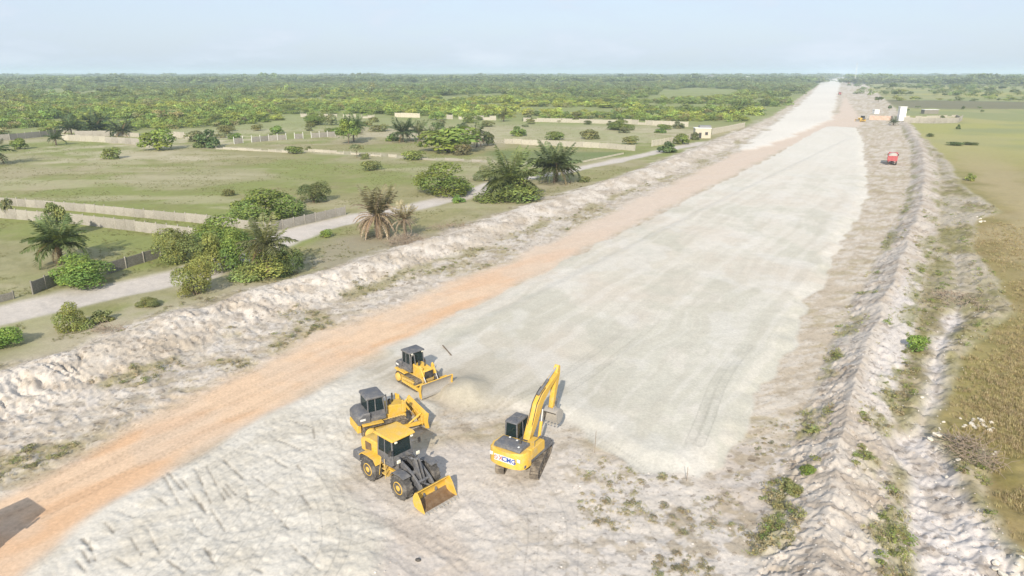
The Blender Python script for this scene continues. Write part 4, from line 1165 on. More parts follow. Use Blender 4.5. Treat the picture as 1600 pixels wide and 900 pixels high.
def make_truck(label, load=True):
    t = thing('dump_truck', label, 'truck')
    bm = B(); box(bm, -3.9, 3.6, -.42, -.30, .85, 1.1, .01); box(bm, -3.9, 3.6, .30, .42, .85, 1.1, .01); box(bm, -3.8, 3.4, -.3, .3, .9, 1.0, .01)
    part('chassis', bm, 'black', t)
    tyre = tyre_mesh('truck_tyre', .52, .34, 14, .55); rl = rim_mesh('truck_rim', .29, .34, 'steel', 1); rr_ = rim_mesh('truck_rim', .29, .34, 'steel', -1)
    for x in (2.7, -1.6, -2.95):
        for y in (-1.05, 1.05): add_wheel(t, (x, y, .52), tyre, rl, rr_)
    bm = B(); prism(bm, [(1.95, .9), (3.95, .75), (3.98, 1.7), (3.75, 2.95), (1.95, 2.95)], -1.2, 1.2, .08)
    cb = part('cab', bm, 'red', t)
    bm = B(); sheet(bm, [(3.99, -1.05, 1.85), (3.99, 1.05, 1.85), (3.80, 1.0, 2.75), (3.80, -1.0, 2.75)], .03); part('windscreen', bm, 'glass', cb)
    for s in (-1, 1):
        bm = B(); box(bm, 2.5, 3.5, s * 1.2 - .02, s * 1.2 + .02, 1.85, 2.6, .02); part('side_window', bm, 'glass', cb)
        bm = B(); box(bm, 3.93, 4.02, s * .9 - .15, s * .9 + .15, 1.0, 1.2, .02); part('headlight', bm, 'lamp', cb)
        bm = B(); box(bm, 3.7, 3.78, s * 1.38 - .1, s * 1.38 + .1, 1.9, 2.5, .02); part('mirror', bm, 'black', cb)
    bm = B(); box(bm, 3.9, 4.08, -1.22, 1.22, .5, .85, .04); part('bumper', bm, 'black', cb)
    bm = B()
    box(bm, -4.1, 1.7, -1.22, 1.22, 1.15, 1.25, .01)
    for s in (-1, 1):
        box(bm, -4.1, 1.7, s * 1.19 - .03, s * 1.19 + .03, 1.25, 2.75, .01)
        for k in range(8): box(bm, -4.0 + k * .78, -3.88 + k * .78, s * 1.25 - .04, s * 1.25 + .04, 1.2, 2.72, .01)
        box(bm, -4.1, 1.7, s * 1.24 - .05, s * 1.24 + .05, 2.68, 2.78, .01)
    box(bm, 1.62, 1.70, -1.2, 1.2, 1.25, 3.0, .01)
    bd = part('tipper_body', bm, 'red', t)
    bm = B(); box(bm, -4.18, -4.10, -1.2, 1.2, 1.2, 2.6, .01)
    for y in (-.8, 0, .8): box(bm, -4.23, -4.17, y - .05, y + .05, 1.25, 2.55, .01)
    part('tailgate', bm, 'red', bd)
    for s in (-1, 1):
        bm = B(); box(bm, -4.05, -3.98, s * .85 - .2, s * .85 + .2, .85, 1.0, .01); part('tail_light', bm, 'mark_red', t)
        bm = B(); box(bm, -3.85, -3.82, s * 1.05 - .25, s * 1.05 + .25, .25, .95, 0); part('mudflap', bm, 'black', t)
    if load:
        bm = B()
        n = 14; m_ = 8; vs = []
        for i in range(n + 1):
            row = []
            for j in range(m_ + 1):
                a, b = i / n, j / m_
                z = 2.6 + .62 * math.sin(math.pi * a) ** .7 * math.sin(math.pi * b) ** .7 + rnd.uniform(-.04, .04)
                row.append(bm.verts.new((-4.05 + 5.65 * a, -1.15 + 2.3 * b, z)))
            vs.append(row)
        for i in range(n):
            for j in range(m_): bm.faces.new((vs[i][j], vs[i + 1][j], vs[i + 1][j + 1], vs[i][j + 1]))
        part('load', bm, 'sandload', t)
    return t

def put(o, x, y, deg, dz=0.0):
    o.location = (x, y, zat(x, y) + dz); o.rotation_euler = (0, 0, R(deg)); return o

loader = put(make_loader(), -7.15, 38.75, -43)
dozer = put(make_dozer('yellow bulldozer with dark cab parked directly behind the wheel loader'), -9.55, 45.3, 31)
dozer2 = copy_tree(dozer)
tag(dozer2, 'yellow bulldozer with dark cab standing farther back beside the grey sand heap')
dozer2.scale = (.92, .92, .95)
put(dozer2, -7.9, 52.9, -47)
excavator = put(make_excavator(), .85, 40.9, 58)
_c, _s = math.cos(R(58)), math.sin(R(58))
operator((.85 - .05 * _c - .82 * _s, 40.9 - .05 * _s + .82 * _c, excavator.location.z + 1.04), R(58))
tx, ty = ground_at(1397, 258)
truck = put(make_truck('red dump truck with a heaped pale load parked on the right verge'), tx + .9, ty + 3.0, 61)
near_truck = copy_tree(truck)
tag(near_truck, 'red dump truck out of frame on the orange track, seen by its shadow')
put(near_truck, -31.5, 28.3, 57)

# ------------------------------------------------------------------ walls and buildings
def panel_mesh(name, mat, rows=5):
    """one precast bay, 1 m by 1 m, slabs with recessed joints"""
    bm = B()
    for k in range(rows):
        box(bm, -.5, .5, -.5 if k % 2 else -.46, .5 if k % 2 else .46, k / rows + .006, (k + 1) / rows - .006, 0)
    box(bm, -.49, .49, -.3, .3, 0, 1 - .02, 0)
    return mesh_from_bm(name, bm, mat)
def post_mesh(name, mat):
    bm = B(); box(bm, -.5, .5, -.5, .5, 0, 1, .06)
    return mesh_from_bm(name, bm, mat)
PANEL = {m: panel_mesh('wall_panel', m) for m in ('concrete', 'concrete_pale', 'concrete_dark', 'render_cream', 'render_pink', 'render_white')}
POST = {m: post_mesh('wall_post', m) for m in ('concrete', 'concrete_pale', 'concrete_dark', 'render_cream', 'render_pink', 'render_white')}

def wall(label, px, h, mat, post_mat=None, bay=2.5, gap=0.0, ragged=0.06, post_up=0.12, thick=0.09, name='concrete_wall', switch=None, seed=1, cat='wall'):
    """precast wall: a post at every bay, a panel between posts; gap = share of bays fallen out"""
    r = random.Random(seed)
    pts = W(px)
    post_mat = post_mat or mat
    walk = [pts[0]]
    for a, b in zip(pts[:-1], pts[1:]):
        n = max(1, round(np.hypot(*(b - a)) / bay))
        for k in range(1, n + 1): walk.append(a + (b - a) * k / n)
    Q = np.array(walk)
    zz = terrain(Q[:, 0], Q[:, 1])[0]
    c = Q.mean(0)
    base = thing(name, label, cat, (float(Q[0][0]), float(Q[0][1]), float(zz[0])))
    for i, (p, z) in enumerate(zip(Q, zz)):
        m = post_mat if switch is None or i < switch[0] else switch[1]
        link('post', POST[m], base, (p[0] - Q[0][0], p[1] - Q[0][1], z - zz[0] - .15), (r.uniform(-.02, .02), r.uniform(-.02, .02), r.uniform(-.1, .1)),
             (.17, .17, h + .15 + post_up + r.uniform(-ragged, ragged)))
    for i in range(len(Q) - 1):
        if r.random() < gap: continue
        a, b = Q[i], Q[i + 1]; d = b - a; L = float(np.hypot(*d))
        m = mat if switch is None or i < switch[0] else switch[1]
        hh = h * (1 - r.uniform(0, ragged)) * (1 if r.random() > gap * 1.2 else r.uniform(.35, .8))
        mid = (a + b) / 2
        link('panel', PANEL[m], base, (mid[0] - Q[0][0], mid[1] - Q[0][1], (zz[i] + zz[i + 1]) / 2 - zz[0] - .08), (0, 0, math.atan2(d[1], d[0])),
             (L - .16, thick, hh + .08))
    base['kind'] = 'thing'
    return base

wall('grey precast concrete wall bordering the big pasture, turning a corner by the sandy path', [(-70, 314), (150, 333), (325, 350), (424, 362), (540, 335)], 1.6, 'concrete', seed=3)
wall('nearer of the two parallel grey concrete walls, ending behind the bush thicket', [(-70, 335), (150, 353), (315, 374)], 1.85, 'concrete', seed=4)
wall('dark weathered concrete wall beside the sandy path, right of the low bush', [(168, 428), (252, 403)], 1.5, 'concrete_dark', 'concrete', seed=5)
wall('short broken dark wall end standing left of the low bush by the path', [(52, 460), (92, 444)], 1.6, 'concrete_dark', seed=6)
wall('low crumbling dark wall stub at the left edge beside the path', [(-40, 482), (22, 467)], .9, 'concrete_dark', seed=7)
wall('long weathered grey wall far left below the woodland, left of the small palm', [(-20, 221), (16, 219), (96, 211)], 2.42, 'concrete', 'concrete_pale', bay=3.2, ragged=.1, seed=8)
wall('short bright cream wall behind the far left grey walls', [(95, 208), (120, 207)], 2.29, 'concrete_pale', bay=3.2, seed=9)
wall('wall right of the small far palm, its first bays paler than the grey rest', [(98, 219), (238, 227)], 2.29, 'concrete_pale', bay=3.4, switch=(7, 'concrete'), seed=10)
wall('grey wall in front of the dark palm clump', [(118, 214), (172, 213)], 2.42, 'concrete', bay=3.2, seed=11)
wall('cream wall to the right of the dark palm clump', [(175, 212), (226, 215)], 1.75, 'concrete_pale', bay=3.2, gap=.1, seed=12)
wall('pale wall between the two round bushes at the top of the pasture', [(268, 214), (302, 217)], 2.29, 'concrete_pale', bay=3.0, gap=.1, seed=13)
wall('grey panel wall with tall pale posts across the back of the pasture', [(366, 225), (420, 220), (524, 213)], 2.05, 'concrete', 'render_white', bay=3.4, gap=.12, post_up=.5, seed=14)
wall('low remains of a pale wall along the back of the pasture, left piece', [(338, 233), (420, 237), (452, 239)], .8, 'concrete_pale', bay=3.0, gap=.25, seed=15)
wall('low remains of a pale wall along the back of the pasture, middle piece', [(482, 237), (560, 242), (632, 247)], .9, 'concrete_pale', bay=3.0, gap=.15, seed=16)
wall('low remains of a pale wall along the back of the pasture, right piece', [(655, 249), (752, 253)], .7, 'concrete', bay=3.0, gap=.35, seed=17)
wall('far pale wall at the foot of the woodland, left of the isolated palm', [(470, 183), (585, 185)], 2.13, 'concrete_pale', bay=4, gap=.3, seed=18)
wall('far pale wall at the foot of the woodland, short piece above the palms', [(617, 183), (656, 184)], 2.62, 'render_cream', bay=4, seed=19)
wall('far broken pale wall at the foot of the woodland, piece right of the palms', [(698, 186), (775, 188)], 2.46, 'concrete_pale', bay=4, gap=.15, seed=20)
wall('far long cream wall at the foot of the woodland, middle of the view', [(818, 190), (905, 192), (962, 194)], 2.15, 'concrete_pale', bay=4, gap=.08, seed=21)
wall('far broken cream wall with missing bays left of the small white gatehouse', [(964, 193), (1020, 196), (1075, 198)], 2.46, 'concrete_pale', 'render_cream', bay=4, gap=.3, seed=22)
wall('pale panel wall along the back of the dark green plot', [(788, 224), (885, 229), (950, 232), (992, 236)], 1.95, 'concrete_pale', 'concrete', bay=3.4, ragged=.12, seed=23)
wall('cream wall climbing beside the works up to the small gatehouse', [(1018, 229), (1055, 223), (1085, 216)], 2.2, 'render_cream', bay=3, seed=24)
wall('cream wall running on beyond the small gatehouse beside the works', [(1113, 210), (1163, 200)], 2.5, 'render_cream', 'concrete_pale', bay=3.2, seed=25)
wall('low pale kerb wall along the near side of the dark green plot', [(905, 255), (974, 241)], .5, 'render_cream', bay=3.2, post_up=0, seed=26)
wall('pink rendered boundary wall beside the far works on the right', [(1358, 187), (1394, 188)], 2.4, 'render_pink', 'render_cream', bay=4, seed=27)
wall('long grey wall of the enclosure beside the white tower', [(1412, 192), (1460, 193), (1497, 192), (1503, 188)], 2.8, 'concrete', bay=4, seed=28)
wall('rear pale wall of the enclosure beside the white tower', [(1402, 185), (1440, 185), (1472, 184), (1494, 183), (1503, 187)], 1.4, 'concrete_pale', bay=4, gap=.1, seed=29)

def house(label, px, py, w, d, h, rz, mat, openings=True, flat=True, cat='building'):
    x, y = ground_at(px, py)
    t = thing('building', label, cat, (x, y, zat(x, y) - .1), R(rz))
    bm = B(); box(bm, -w / 2, w / 2, 0, d, 0, h, .02); part('wall', bm, mat, t)
    bm = B()
    if flat: box(bm, -w / 2 - .2, w / 2 + .2, -.2, d + .2, h, h + .22, .02)
    else: prism(bm, [(-w / 2 - .3, h - .1), (w / 2 + .3, h - .1), (0, h + w * .22)], -.3, d + .3, .01)
    part('roof', bm, 'render_white' if flat else 'roof_grey', t)
    if openings:
        bm = B(); box(bm, -w * .18 - .5, -w * .18 + .5, -.06, .06, .1, 2.3, .01); part('door', bm, 'opening', t)
        bm = B(); box(bm, w * .22 - .55, w * .22 + .55, -.05, .05, 1.4, 2.5, .01); wd = part('window', bm, 'opening', t)
        bm = B(); box(bm, w * .22 - .7, w * .22 + .7, -.1, .02, 1.28, 1.38, .01); part('sill', bm, 'render_cream', wd)
    return t
g = house('small cream gatehouse with a dark doorway and window in the roadside wall', 1098, 216, 6.2, 4.5, 3.9, -4, 'render_cream')
bm = B(); box(bm, -1.2, 3.3, 1.5, 4.6, 4.1, 4.9, .02); part('roof_tank_housing', bm, 'roof_grey', g)
house('tall narrow white block beside the long grey enclosure wall', 1409, 190, 3.3, 3.0, 7.2, -8, 'render_white', False)
house('small white hut just above the pink wall', 1370, 178, 3.0, 3, 2.6, 0, 'render_white', False)
shed = house('dark low open shed on the meadow behind the enclosure', 1455, 178, 9.0, 4, 2.6, 0, 'concrete_dark', False, True)
FAR = [(1240, 130.5, 22, 7, 5, 'render_white', 'long white building beyond the woodland, left of the road end'), (1221, 131, 10, 6, 6, 'render_cream', 'cream house beyond the woodland, second from the road end'),
       (1266, 130, 9, 6, 6, 'render_white', 'white house nearest the left side of the road end'), (1112, 127.5, 60, 20, 6, 'roof_grey', 'long pale warehouse far off over the woodland'),
       (1165, 126, 30, 20, 14, 'render_white', 'tall white building far off over the woodland'), (1340, 131, 14, 8, 5, 'render_white', 'white house just right of the far road'),
       (1322, 127, 30, 12, 5, 'roof_grey', 'grey roofed shed at the far end of the road'), (965, 125, 70, 22, 9, 'render_white', 'distant white hall over the trees near the middle of the horizon')]
for px, py, w, d, h, m, lab in FAR: house(lab, px, py, w, d, h, 0, m, False, m != 'roof_grey')
x, y = ground_at(1335, 131)
t = thing('lattice_mast', 'thin pale lattice mast rising above the horizon right of the road', 'mast', (x, y, 0))
bm = B()
for a in range(3):
    ca, sa = math.cos(a * 2.094), math.sin(a * 2.094)
    tube(bm, (1.4 * ca, 1.4 * sa, 0), (.4 * ca, .4 * sa, 48), .14, 5)
    for k in range(12):
        z0, z1 = 4 * k, 4 * k + 4
        r0, r1 = 1.4 - z0 / 48, 1.4 - z1 / 48; cb, sb = math.cos((a + 1) * 2.094), math.sin((a + 1) * 2.094)
        tube(bm, (r0 * ca, r0 * sa, z0), (r1 * cb, r1 * sb, z1), .06, 4)
part('frame', bm, 'render_white', t)
bm = B(); tube(bm, (0, 0, 46), (0, 0, 54), .1, 5); part('aerial', bm, 'render_white', t)

# ------------------------------------------------------------------ more plant far down the road
for px, py, deg, lab in ((1312, 148, 250, 'small dark dump truck far down the right side of the road'), (1326, 131, 70, 'tiny dump truck at the far end of the road')):
    x, y = ground_at(px, py); c = copy_tree(truck); tag(c, lab); c.location = (x, y, zat(x, y)); c.rotation_euler = (0, 0, R(deg))
x, y = ground_at(1346, 190)
c = copy_tree(dozer); tag(c, 'small tan bulldozer working far off beside the pink wall'); c.location = (x, y, zat(x, y)); c.rotation_euler = (0, 0, R(200))

# ------------------------------------------------------------------ stakes, stones, brushwood
def stake(label, px, py, h, r, mat, lean=(0, 0)):
    x, y = ground_at(px, py)
    bm = B(); tube(bm, (0, 0, -.2), (lean[0], lean[1], h), r, 6, r * .8)
    o = link('survey_stake', mesh_from_bm('survey_stake', bm, mat), None, (x, y, zat(x, y))); tag(o, label, 'stake')
stake('thin survey stake at the near right corner of the sand fill', 1073, 752, 1.0, .022, 'drywood')
stake('thin pale survey stake right of the excavator at the edge of the fill', 929, 708, 1.7, .02, 'drywood', (.05, 0))
(x0, y0), (x1, y1) = ground_at(692, 545), ground_at(705, 563)
bm = B(); tube(bm, (x0 - x1, y0 - y1, .12 + zat(x0, y0) - zat(x1, y1)), (0, 0, .10), .055, 8)
tag(link('pole', mesh_from_bm('pole', bm, 'bark'), None, (x1, y1, zat(x1, y1))), 'short brown pole lying on the grey sand right of the far bulldozer', 'pole')
x, y = ground_at(653, 876)
bm = B(); bmesh.ops.create_icosphere(bm, subdivisions=2, radius=.13)
for v in bm.verts: v.co *= rnd.uniform(.7, 1.2)
tag(link('black_lump', mesh_from_bm('black_lump', bm, 'black'), None, (x, y, zat(x, y) + .05), None, (1.2, .8, .7)), 'small black lump lying on the pale sand below the loader', 'lump')

def rock_mesh(seed):
    r = random.Random(seed); bm = B(); bmesh.ops.create_icosphere(bm, subdivisions=1, radius=.5)
    for v in bm.verts: v.co = Vector((v.co.x * r.uniform(.7, 1.25), v.co.y * r.uniform(.7, 1.2), v.co.z * r.uniform(.5, 1.0)))
    return mesh_from_bm('rock', bm, 'stone', 20)
ROCKS = [rock_mesh(k) for k in range(5)]
rp = []
RL = ['white rock of the heap behind the dead branches at the meadow edge', 'pale rock strewn left of the white rock heap', 'larger flat white rock at the edge of the white trough', 'white rock close by the grey dead branches',
      'single white rock on the upper right flank of the ridge', 'single white rock halfway down the right flank of the ridge', 'single white rock at the left foot of the ridge', 'pale rock scattered in the lower right corner',
      'pale rock in the grass right of the dead branches', 'small pale rock by the trough above the white rock heap', 'white rock on the sandy spit running into the meadow', 'pale rock among weeds near the foot of the ridge']
for ci, (cx, cy, n, sx, sy, s0, s1) in enumerate(((1535, 664, 16, 16, 9, .25, .62), (1490, 662, 8, 26, 8, .2, .4), (1458, 686, 2, 8, 3, .5, .8), (1484, 725, 2, 8, 8, .3, .5), (1350, 718, 1, 1, 1, .35, .4), (1376, 752, 1, 1, 1, .35, .4),
                                  (1228, 778, 1, 1, 1, .3, .35), (1570, 885, 9, 22, 14, .3, .6), (1556, 712, 2, 5, 5, .3, .4), (1440, 622, 2, 12, 5, .2, .35), (1530, 350, 5, 14, 10, .4, .8), (1425, 805, 2, 12, 8, .3, .4))):
    for k in range(n): rp.append((cx + rnd.gauss(0, sx) * .7, cy + rnd.gauss(0, sy) * .7, rnd.uniform(s0, s1), ci))
Q = np.array([ground_at(a, b) for a, b, _, _ in rp]); zz = terrain(Q[:, 0], Q[:, 1])[0]
for (a, b, s, ci), (x, y), z in zip(rp, Q, zz):
    o = link('rock', rnd.choice(ROCKS), None, (x, y, z + s * .12), (rnd.uniform(-.3, .3), rnd.uniform(-.3, .3), rnd.uniform(0, 6)), (s, s * rnd.uniform(.7, 1), s * .7))
    tag(o, RL[ci], 'rock', RL[ci].replace('rock', 'rocks', 1).replace('single ', ''))

def brush_pile(label, px, py, w, d, h, n, mat, seed, thick=.035):
    r = random.Random(seed); x, y = ground_at(px, py)
    t = thing('brush_pile', label, 'brushwood', (x, y, zat(x, y)))
    bm = B()
    for k in range(n):
        a = r.uniform(0, 6.28); rr_ = math.sqrt(r.random())
        c = Vector((rr_ * math.cos(a) * w / 2, rr_ * math.sin(a) * d / 2, r.uniform(0, h) * (1 - rr_ * .8)))
        dr = Vector((r.gauss(0, 1), r.gauss(0, 1), abs(r.gauss(.1, .5)))).normalized(); L = r.uniform(.5, 1.5)
        p = c; q = r.uniform(.5, 1) * thick
        for s in range(3):
            e = p + dr * L / 3; tube(bm, p, e, q, 5, q * .75); p = e; q *= .75
            dr = (dr + Vector((r.gauss(0, .35), r.gauss(0, .35), r.gauss(-.05, .3)))).normalized()
    o = part('twigs', bm, mat, t); o['kind'] = 'stuff'
    return t
brush_pile('grey heap of dead roots and branches at the edge of the right meadow', 1516, 716, 2.6, 4.4, 1.1, 190, 'drywood', 5)
brush_pile('grey tangle of dead branches on the right spoil farther up', 1500, 470, 5, 7, .9, 110, 'drywood', 6, .05)
brush_pile('brown dead brush below the dry palms', 636, 386, 6.4, 4.4, 1.7, 380, 'drywood', 7, .04)
brush_pile('low dark tangle of twigs on the white bank left of the bush', 172, 520, 4.0, 1.6, .7, 90, 'drywood', 8, .03)
brush_pile('long low heap of grey twigs along the white bank right of the dry palms', 710, 360, 9.0, 3.0, .7, 170, 'drywood', 9, .04)

# ------------------------------------------------------------------ plants
def mesh_np(name, V, F, shade, mat, normals=None):
    me = bpy.data.meshes.new(name); k = F.shape[1]
    me.vertices.add(len(V)); me.vertices.foreach_set('co', V.ravel().astype(np.float32))
    me.loops.add(F.size); me.loops.foreach_set('vertex_index', F.ravel().astype(np.int32))
    me.polygons.add(len(F)); me.polygons.foreach_set('loop_start', np.arange(0, F.size, k, dtype=np.int32))
    me.update(calc_edges=True)
    at = me.attributes.new('shade', 'FLOAT_COLOR', 'POINT')
    s = np.repeat(shade, len(V) // len(shade), axis=0)
    at.data.foreach_set('color', np.column_stack([s, np.ones(len(s))]).ravel().astype(np.float32))
    me.materials.append(mat)
    return me

def leaf_quads(P, Nrm, size, g, aspect=0.62, spread=0.55):
    n = len(P)
    d = Nrm + g.normal(0, spread, (n, 3)); d /= np.linalg.norm(d, axis=1, keepdims=True)
    t = np.cross(d, g.normal(0, 1, (n, 3))); t /= np.linalg.norm(t, axis=1, keepdims=True) + 1e-9
    b = np.cross(d, t)
    L = (size * g.uniform(.6, 1.3, n))[:, None]
    V = np.stack([P - t * L * .5, P + b * L * aspect * .5 + d * L * .08, P + t * L * .5, P - b * L * aspect * .5 + d * L * .08], 1).reshape(-1, 3)
    F = np.arange(4 * n).reshape(n, 4)
    return V, F

def crown(seed, n, size, lobes=12, mat='leaf', base=0.0, shape='bush', hue=0.10, drape=0.0):
    """leafy crown about 1 wide and 1 high: leaves on and inside a cluster of uneven lobes"""
    g = np.random.default_rng(seed)
    c = []; r = []
    for k in range(lobes):
        a = g.uniform(0, 2 * math.pi); q = math.sqrt(g.uniform(0, 1)) * .34
        if shape == 'bush': z = g.uniform(.08, .78) * (1.12 - q * 1.7)
        elif shape == 'tree': z = base + (1 - base) * g.uniform(.2, .82)
        else: z = base + (1 - base) * g.uniform(.45, .8)
        c.append((q * math.cos(a), q * math.sin(a), z)); r.append(g.uniform(.13, .25) * (1 - base * .3))
    c = np.array(c); r = np.array(r)
    w = r ** 2 / (r ** 2).sum()
    idx = g.choice(lobes, n, p=w)
    d = g.normal(0, 1, (n, 3)); d[:, 2] = np.where(d[:, 2] < -.5, -d[:, 2] * .6, d[:, 2]); d /= np.linalg.norm(d, axis=1, keepdims=True)
    rad = np.where(g.random(n) < .72, g.uniform(.88, 1.12, n), g.uniform(.35, .9, n))
    P = c[idx] + d * (r[idx] * rad)[:, None]
    P += g.normal(0, .012, P.shape)
    inside = np.zeros(n, bool)
    for k in range(lobes):
        inside |= (np.linalg.norm(P - c[k], axis=1) < r[k] * .72) & (idx != k)
    P = P[~inside]; d = d[~inside]; idx = idx[~inside]
    P[:, 2] = np.maximum(P[:, 2], .02 + g.uniform(0, .05, len(P)))
    lo = np.percentile(P, 1.5, axis=0); hi = np.percentile(P, 98.5, axis=0)          # fill the unit frame
    P[:, :2] = (P[:, :2] - (lo + hi)[:2] / 2) / (hi - lo)[:2]; P[:, 2] /= hi[2]
    V, F = leaf_quads(P, d + [0, 0, .35], size, g)
    lv = g.uniform(.75, 1.25, lobes)[idx]; s = g.uniform(.7, 1.3, len(P)) * lv
    yellow = g.uniform(-hue, hue, len(P)) + (g.uniform(-hue, hue, lobes)[idx])
    sh = np.column_stack([s * (1 + yellow), s, s * (1 - yellow)])
    if shape == 'tree' or shape == 'flat': pass
    return mesh_np('crown', V, F, sh, MAT[mat])

def stems(seed, n=5, top=.6, r=.02, single=False):
    g = random.Random(seed); bm = B()
    for k in range(1 if single else n):
        p = Vector((g.uniform(-.08, .08), g.uniform(-.08, .08), -.05)) if not single else Vector((0, 0, -.04))
        d = Vector((g.gauss(0, .35), g.gauss(0, .35), 1)).normalized() if not single else Vector((g.gauss(0, .08), g.gauss(0, .08), 1)).normalized()
        q = r
        for s in range(4):
            e = p + d * top / 4; tube(bm, p, e, q, 6, q * .8); p = e; q *= .8
            d = (d + Vector((g.gauss(0, .2), g.gauss(0, .2), .1))).normalized()
            if single and s >= 1:
                for m in range(2):
                    dd = Vector((g.gauss(0, 1), g.gauss(0, 1), .8)).normalized(); tube(bm, p, p + dd * top * .35, q * .6, 5, q * .3)
    return mesh_from_bm('stem', bm, 'bark')

BUSH = [crown(100 + k, 9500, .052, 18 + k) for k in range(4)]
BUSH_SMALL = [crown(120 + k, 1400, .13, 9 + k) for k in range(4)]
TREE = [crown(140 + k, 2200, .10, 14, base=.3, shape='tree') for k in range(3)]
FLAT = [crown(150 + k, 900, .10, 9, base=.3, shape='flat') for k in range(2)]
STEMS = [stems(200 + k, 6) for k in range(3)]
TRUNK = [stems(210 + k, 1, .62, .035, True) for k in range(3)]

GREEN = (.20, .275, .066); BRIGHT = (.205, .285, .065); YELLOWG = (.265, .30, .088); DARKG = (.13, .175, .062); OLIVE = (.235, .25, .095); GREYG = (.23, .25, .125)

def plant(name, label, cat, px, py, wpx, hpx, tint, meshes, trunks, k, group=None, deep=1.0, dz=0.0):
    x, y = ground_at(px, py); s = px_per_m(px, py)
    w = wpx / s; h = hpx / s * 1.02
    y2 = y + w * .35 * deep                                      # the pixel marks the near foot of the plant
    x2 = x * y2 / y
    t = thing(name, label, cat, (x2, y2, 0), 0, group)
    t.rotation_euler = (0, 0, rnd.uniform(0, 6.28))
    PLANTED.append(t)
    c = link('crown', meshes[k % len(meshes)], t, None, None, (w, w * deep, h)); c.color = (*tint, 1)
    tr = link('trunk' if name != 'bush' else 'stem', trunks[k % len(trunks)], t, None, None, (w * .8, w * .8, h))
    return t
PLANTED = []
bush_i = 0
def bush(label, px, py, w, h, tint=GREEN, small=None, group=None, cat='bush'):
    global bush_i; bush_i += 1
    small = (w < 34) if small is None else small
    return plant('bush', label, cat, px, py, w, h, tint, BUSH_SMALL if small else BUSH, STEMS, bush_i, group)
def tree(label, px, py, w, h, tint=GREEN, flat=False, group=None):
    global bush_i; bush_i += 1
    return plant('tree', label, 'tree', px, py, w, h, tint, FLAT if flat else TREE, TRUNK, bush_i, group, .9)

bush('low dark green bush sprawling between the wall stub and the dark wall', 130, 453, 88, 46, BRIGHT)
bush('round olive bush at the left end of the thicket by the path', 287, 414, 66, 50, (.22, .27, .085))
bush('broad green bush at the back of the thicket by the path', 350, 392, 92, 48, GREEN)
bush('tall yellow-green bush in the middle of the thicket', 328, 428, 58, 58, YELLOWG)
bush('green bush just left of the palm in the thicket', 372, 424, 56, 60, GREEN)
bush('yellow-green bush nearest the white bank in the thicket', 308, 466, 58, 50, YELLOWG)
bush('wide drooping bush under the palm at the right of the thicket', 412, 440, 92, 48, (.26, .29, .09))
bush('dark green bush at the right end of the thicket', 452, 432, 44, 46, DARKG)
bush('large dense green bush standing behind the corner of the concrete wall', 415, 350, 104, 46, (.20, .27, .068))
bush('round dark green bush alone in the pasture behind the walls', 491, 319, 46, 31, (.15, .195, .072))
bush('large bright green bush beside the bend of the pale path', 694, 307, 96, 46, BRIGHT)
bush('green bush wrapped round the foot of the palm beside the white bank', 792, 317, 96, 38, (.22, .265, .075))
bush('small olive bush left of the palm beside the white bank', 758, 284, 36, 22, GREYG)
bush('tiny bush on the pale path below the bright green bush', 717, 318, 19, 11, GREEN)
bush('yellow-green bush on the crest of the white bank at lower left', 118, 520, 48, 42, YELLOWG, False)
bush('dark green bush cut by the left edge of the picture above the bank', 2, 550, 64, 36, BRIGHT, False)
bush('small weedy clump on the path edge below the wall stub', 232, 482, 34, 14, OLIVE)
bush('low clump of weeds at the foot of the yellow-green crest bush', 160, 505, 30, 18, OLIVE, True)
bush('round bush at the far left of the pasture', 31, 234, 22, 16, GREEN)
bush('round bush alone in the pasture left of centre', 174, 249, 27, 16, (.22, .265, .075))
bush('big bright bush at the top of the pasture, left of the pale wall', 248, 236, 46, 30, BRIGHT, True)
bush('dark bush right of the pale wall at the top of the pasture', 325, 232, 36, 26, DARKG, True)
bush('thin grey-green bush behind the dark one at the top of the pasture', 305, 222, 26, 16, GREYG)
bush('faint low bush alone in the open pasture', 357, 307, 20, 10, OLIVE)
bush('low bush beside the low pale wall in mid pasture', 460, 241, 24, 11, GREEN)
bush('tiny shrub above the low pale wall', 482, 234, 9, 5, OLIVE)
bush('small bush in the pasture above the dry palms', 580, 267, 30, 14, OLIVE)
bush('tiny bush just above the small pasture bush', 570, 249, 13, 9, OLIVE)
bush('bright green bush mound right of the palms in the far plot', 702, 240, 84, 36, (.21, .285, .065), True)
bush('olive bush behind the bright mound', 712, 228, 34, 26, OLIVE, True)
bush('low yellowish bush on the end of the low pale wall', 646, 250, 34, 13, YELLOWG, True)
bush('dry brown bush at the right of the bright mound', 722, 243, 26, 16, (.20, .17, .09))
bush('dark upright bush beside the brown palm', 763, 228, 18, 20, DARKG)
bush('low bush left of the palms in the far plot', 615, 221, 22, 10, GREEN)
bush('small bush in the plot behind the pale panel wall, left', 867, 219, 28, 12, GREEN)
bush('small bush in the plot behind the pale panel wall, right', 922, 218, 28, 13, OLIVE)
bush('bush at the end of the pale panel wall', 985, 226, 22, 12, OLIVE)
bush('dark bush at the foot of the cream roadside wall', 1042, 239, 26, 16, DARKG)
bush('green bush against the cream roadside wall', 1064, 226, 24, 15, GREEN)
bush('bush growing beside the gatehouse corner', 1086, 219, 12, 11, DARKG)
bush('sparse bush in the far plot above the panel wall', 970, 204, 40, 14, GREEN)
bush('bush on the sandy plot left of the isolated palm', 495, 196, 34, 16, GREEN)
bush('olive bush on the sandy plot above the posts', 518, 196, 18, 16, GREYG)
bush('round bush on the sandy plot right of the posts', 592, 206, 28, 10, OLIVE)
bush('low bush in the far plot under the pale wall', 683, 188, 22, 12, GREEN)
bush('dark lone bush in the far plot above the brown palm', 722, 201, 16, 8, DARKG)
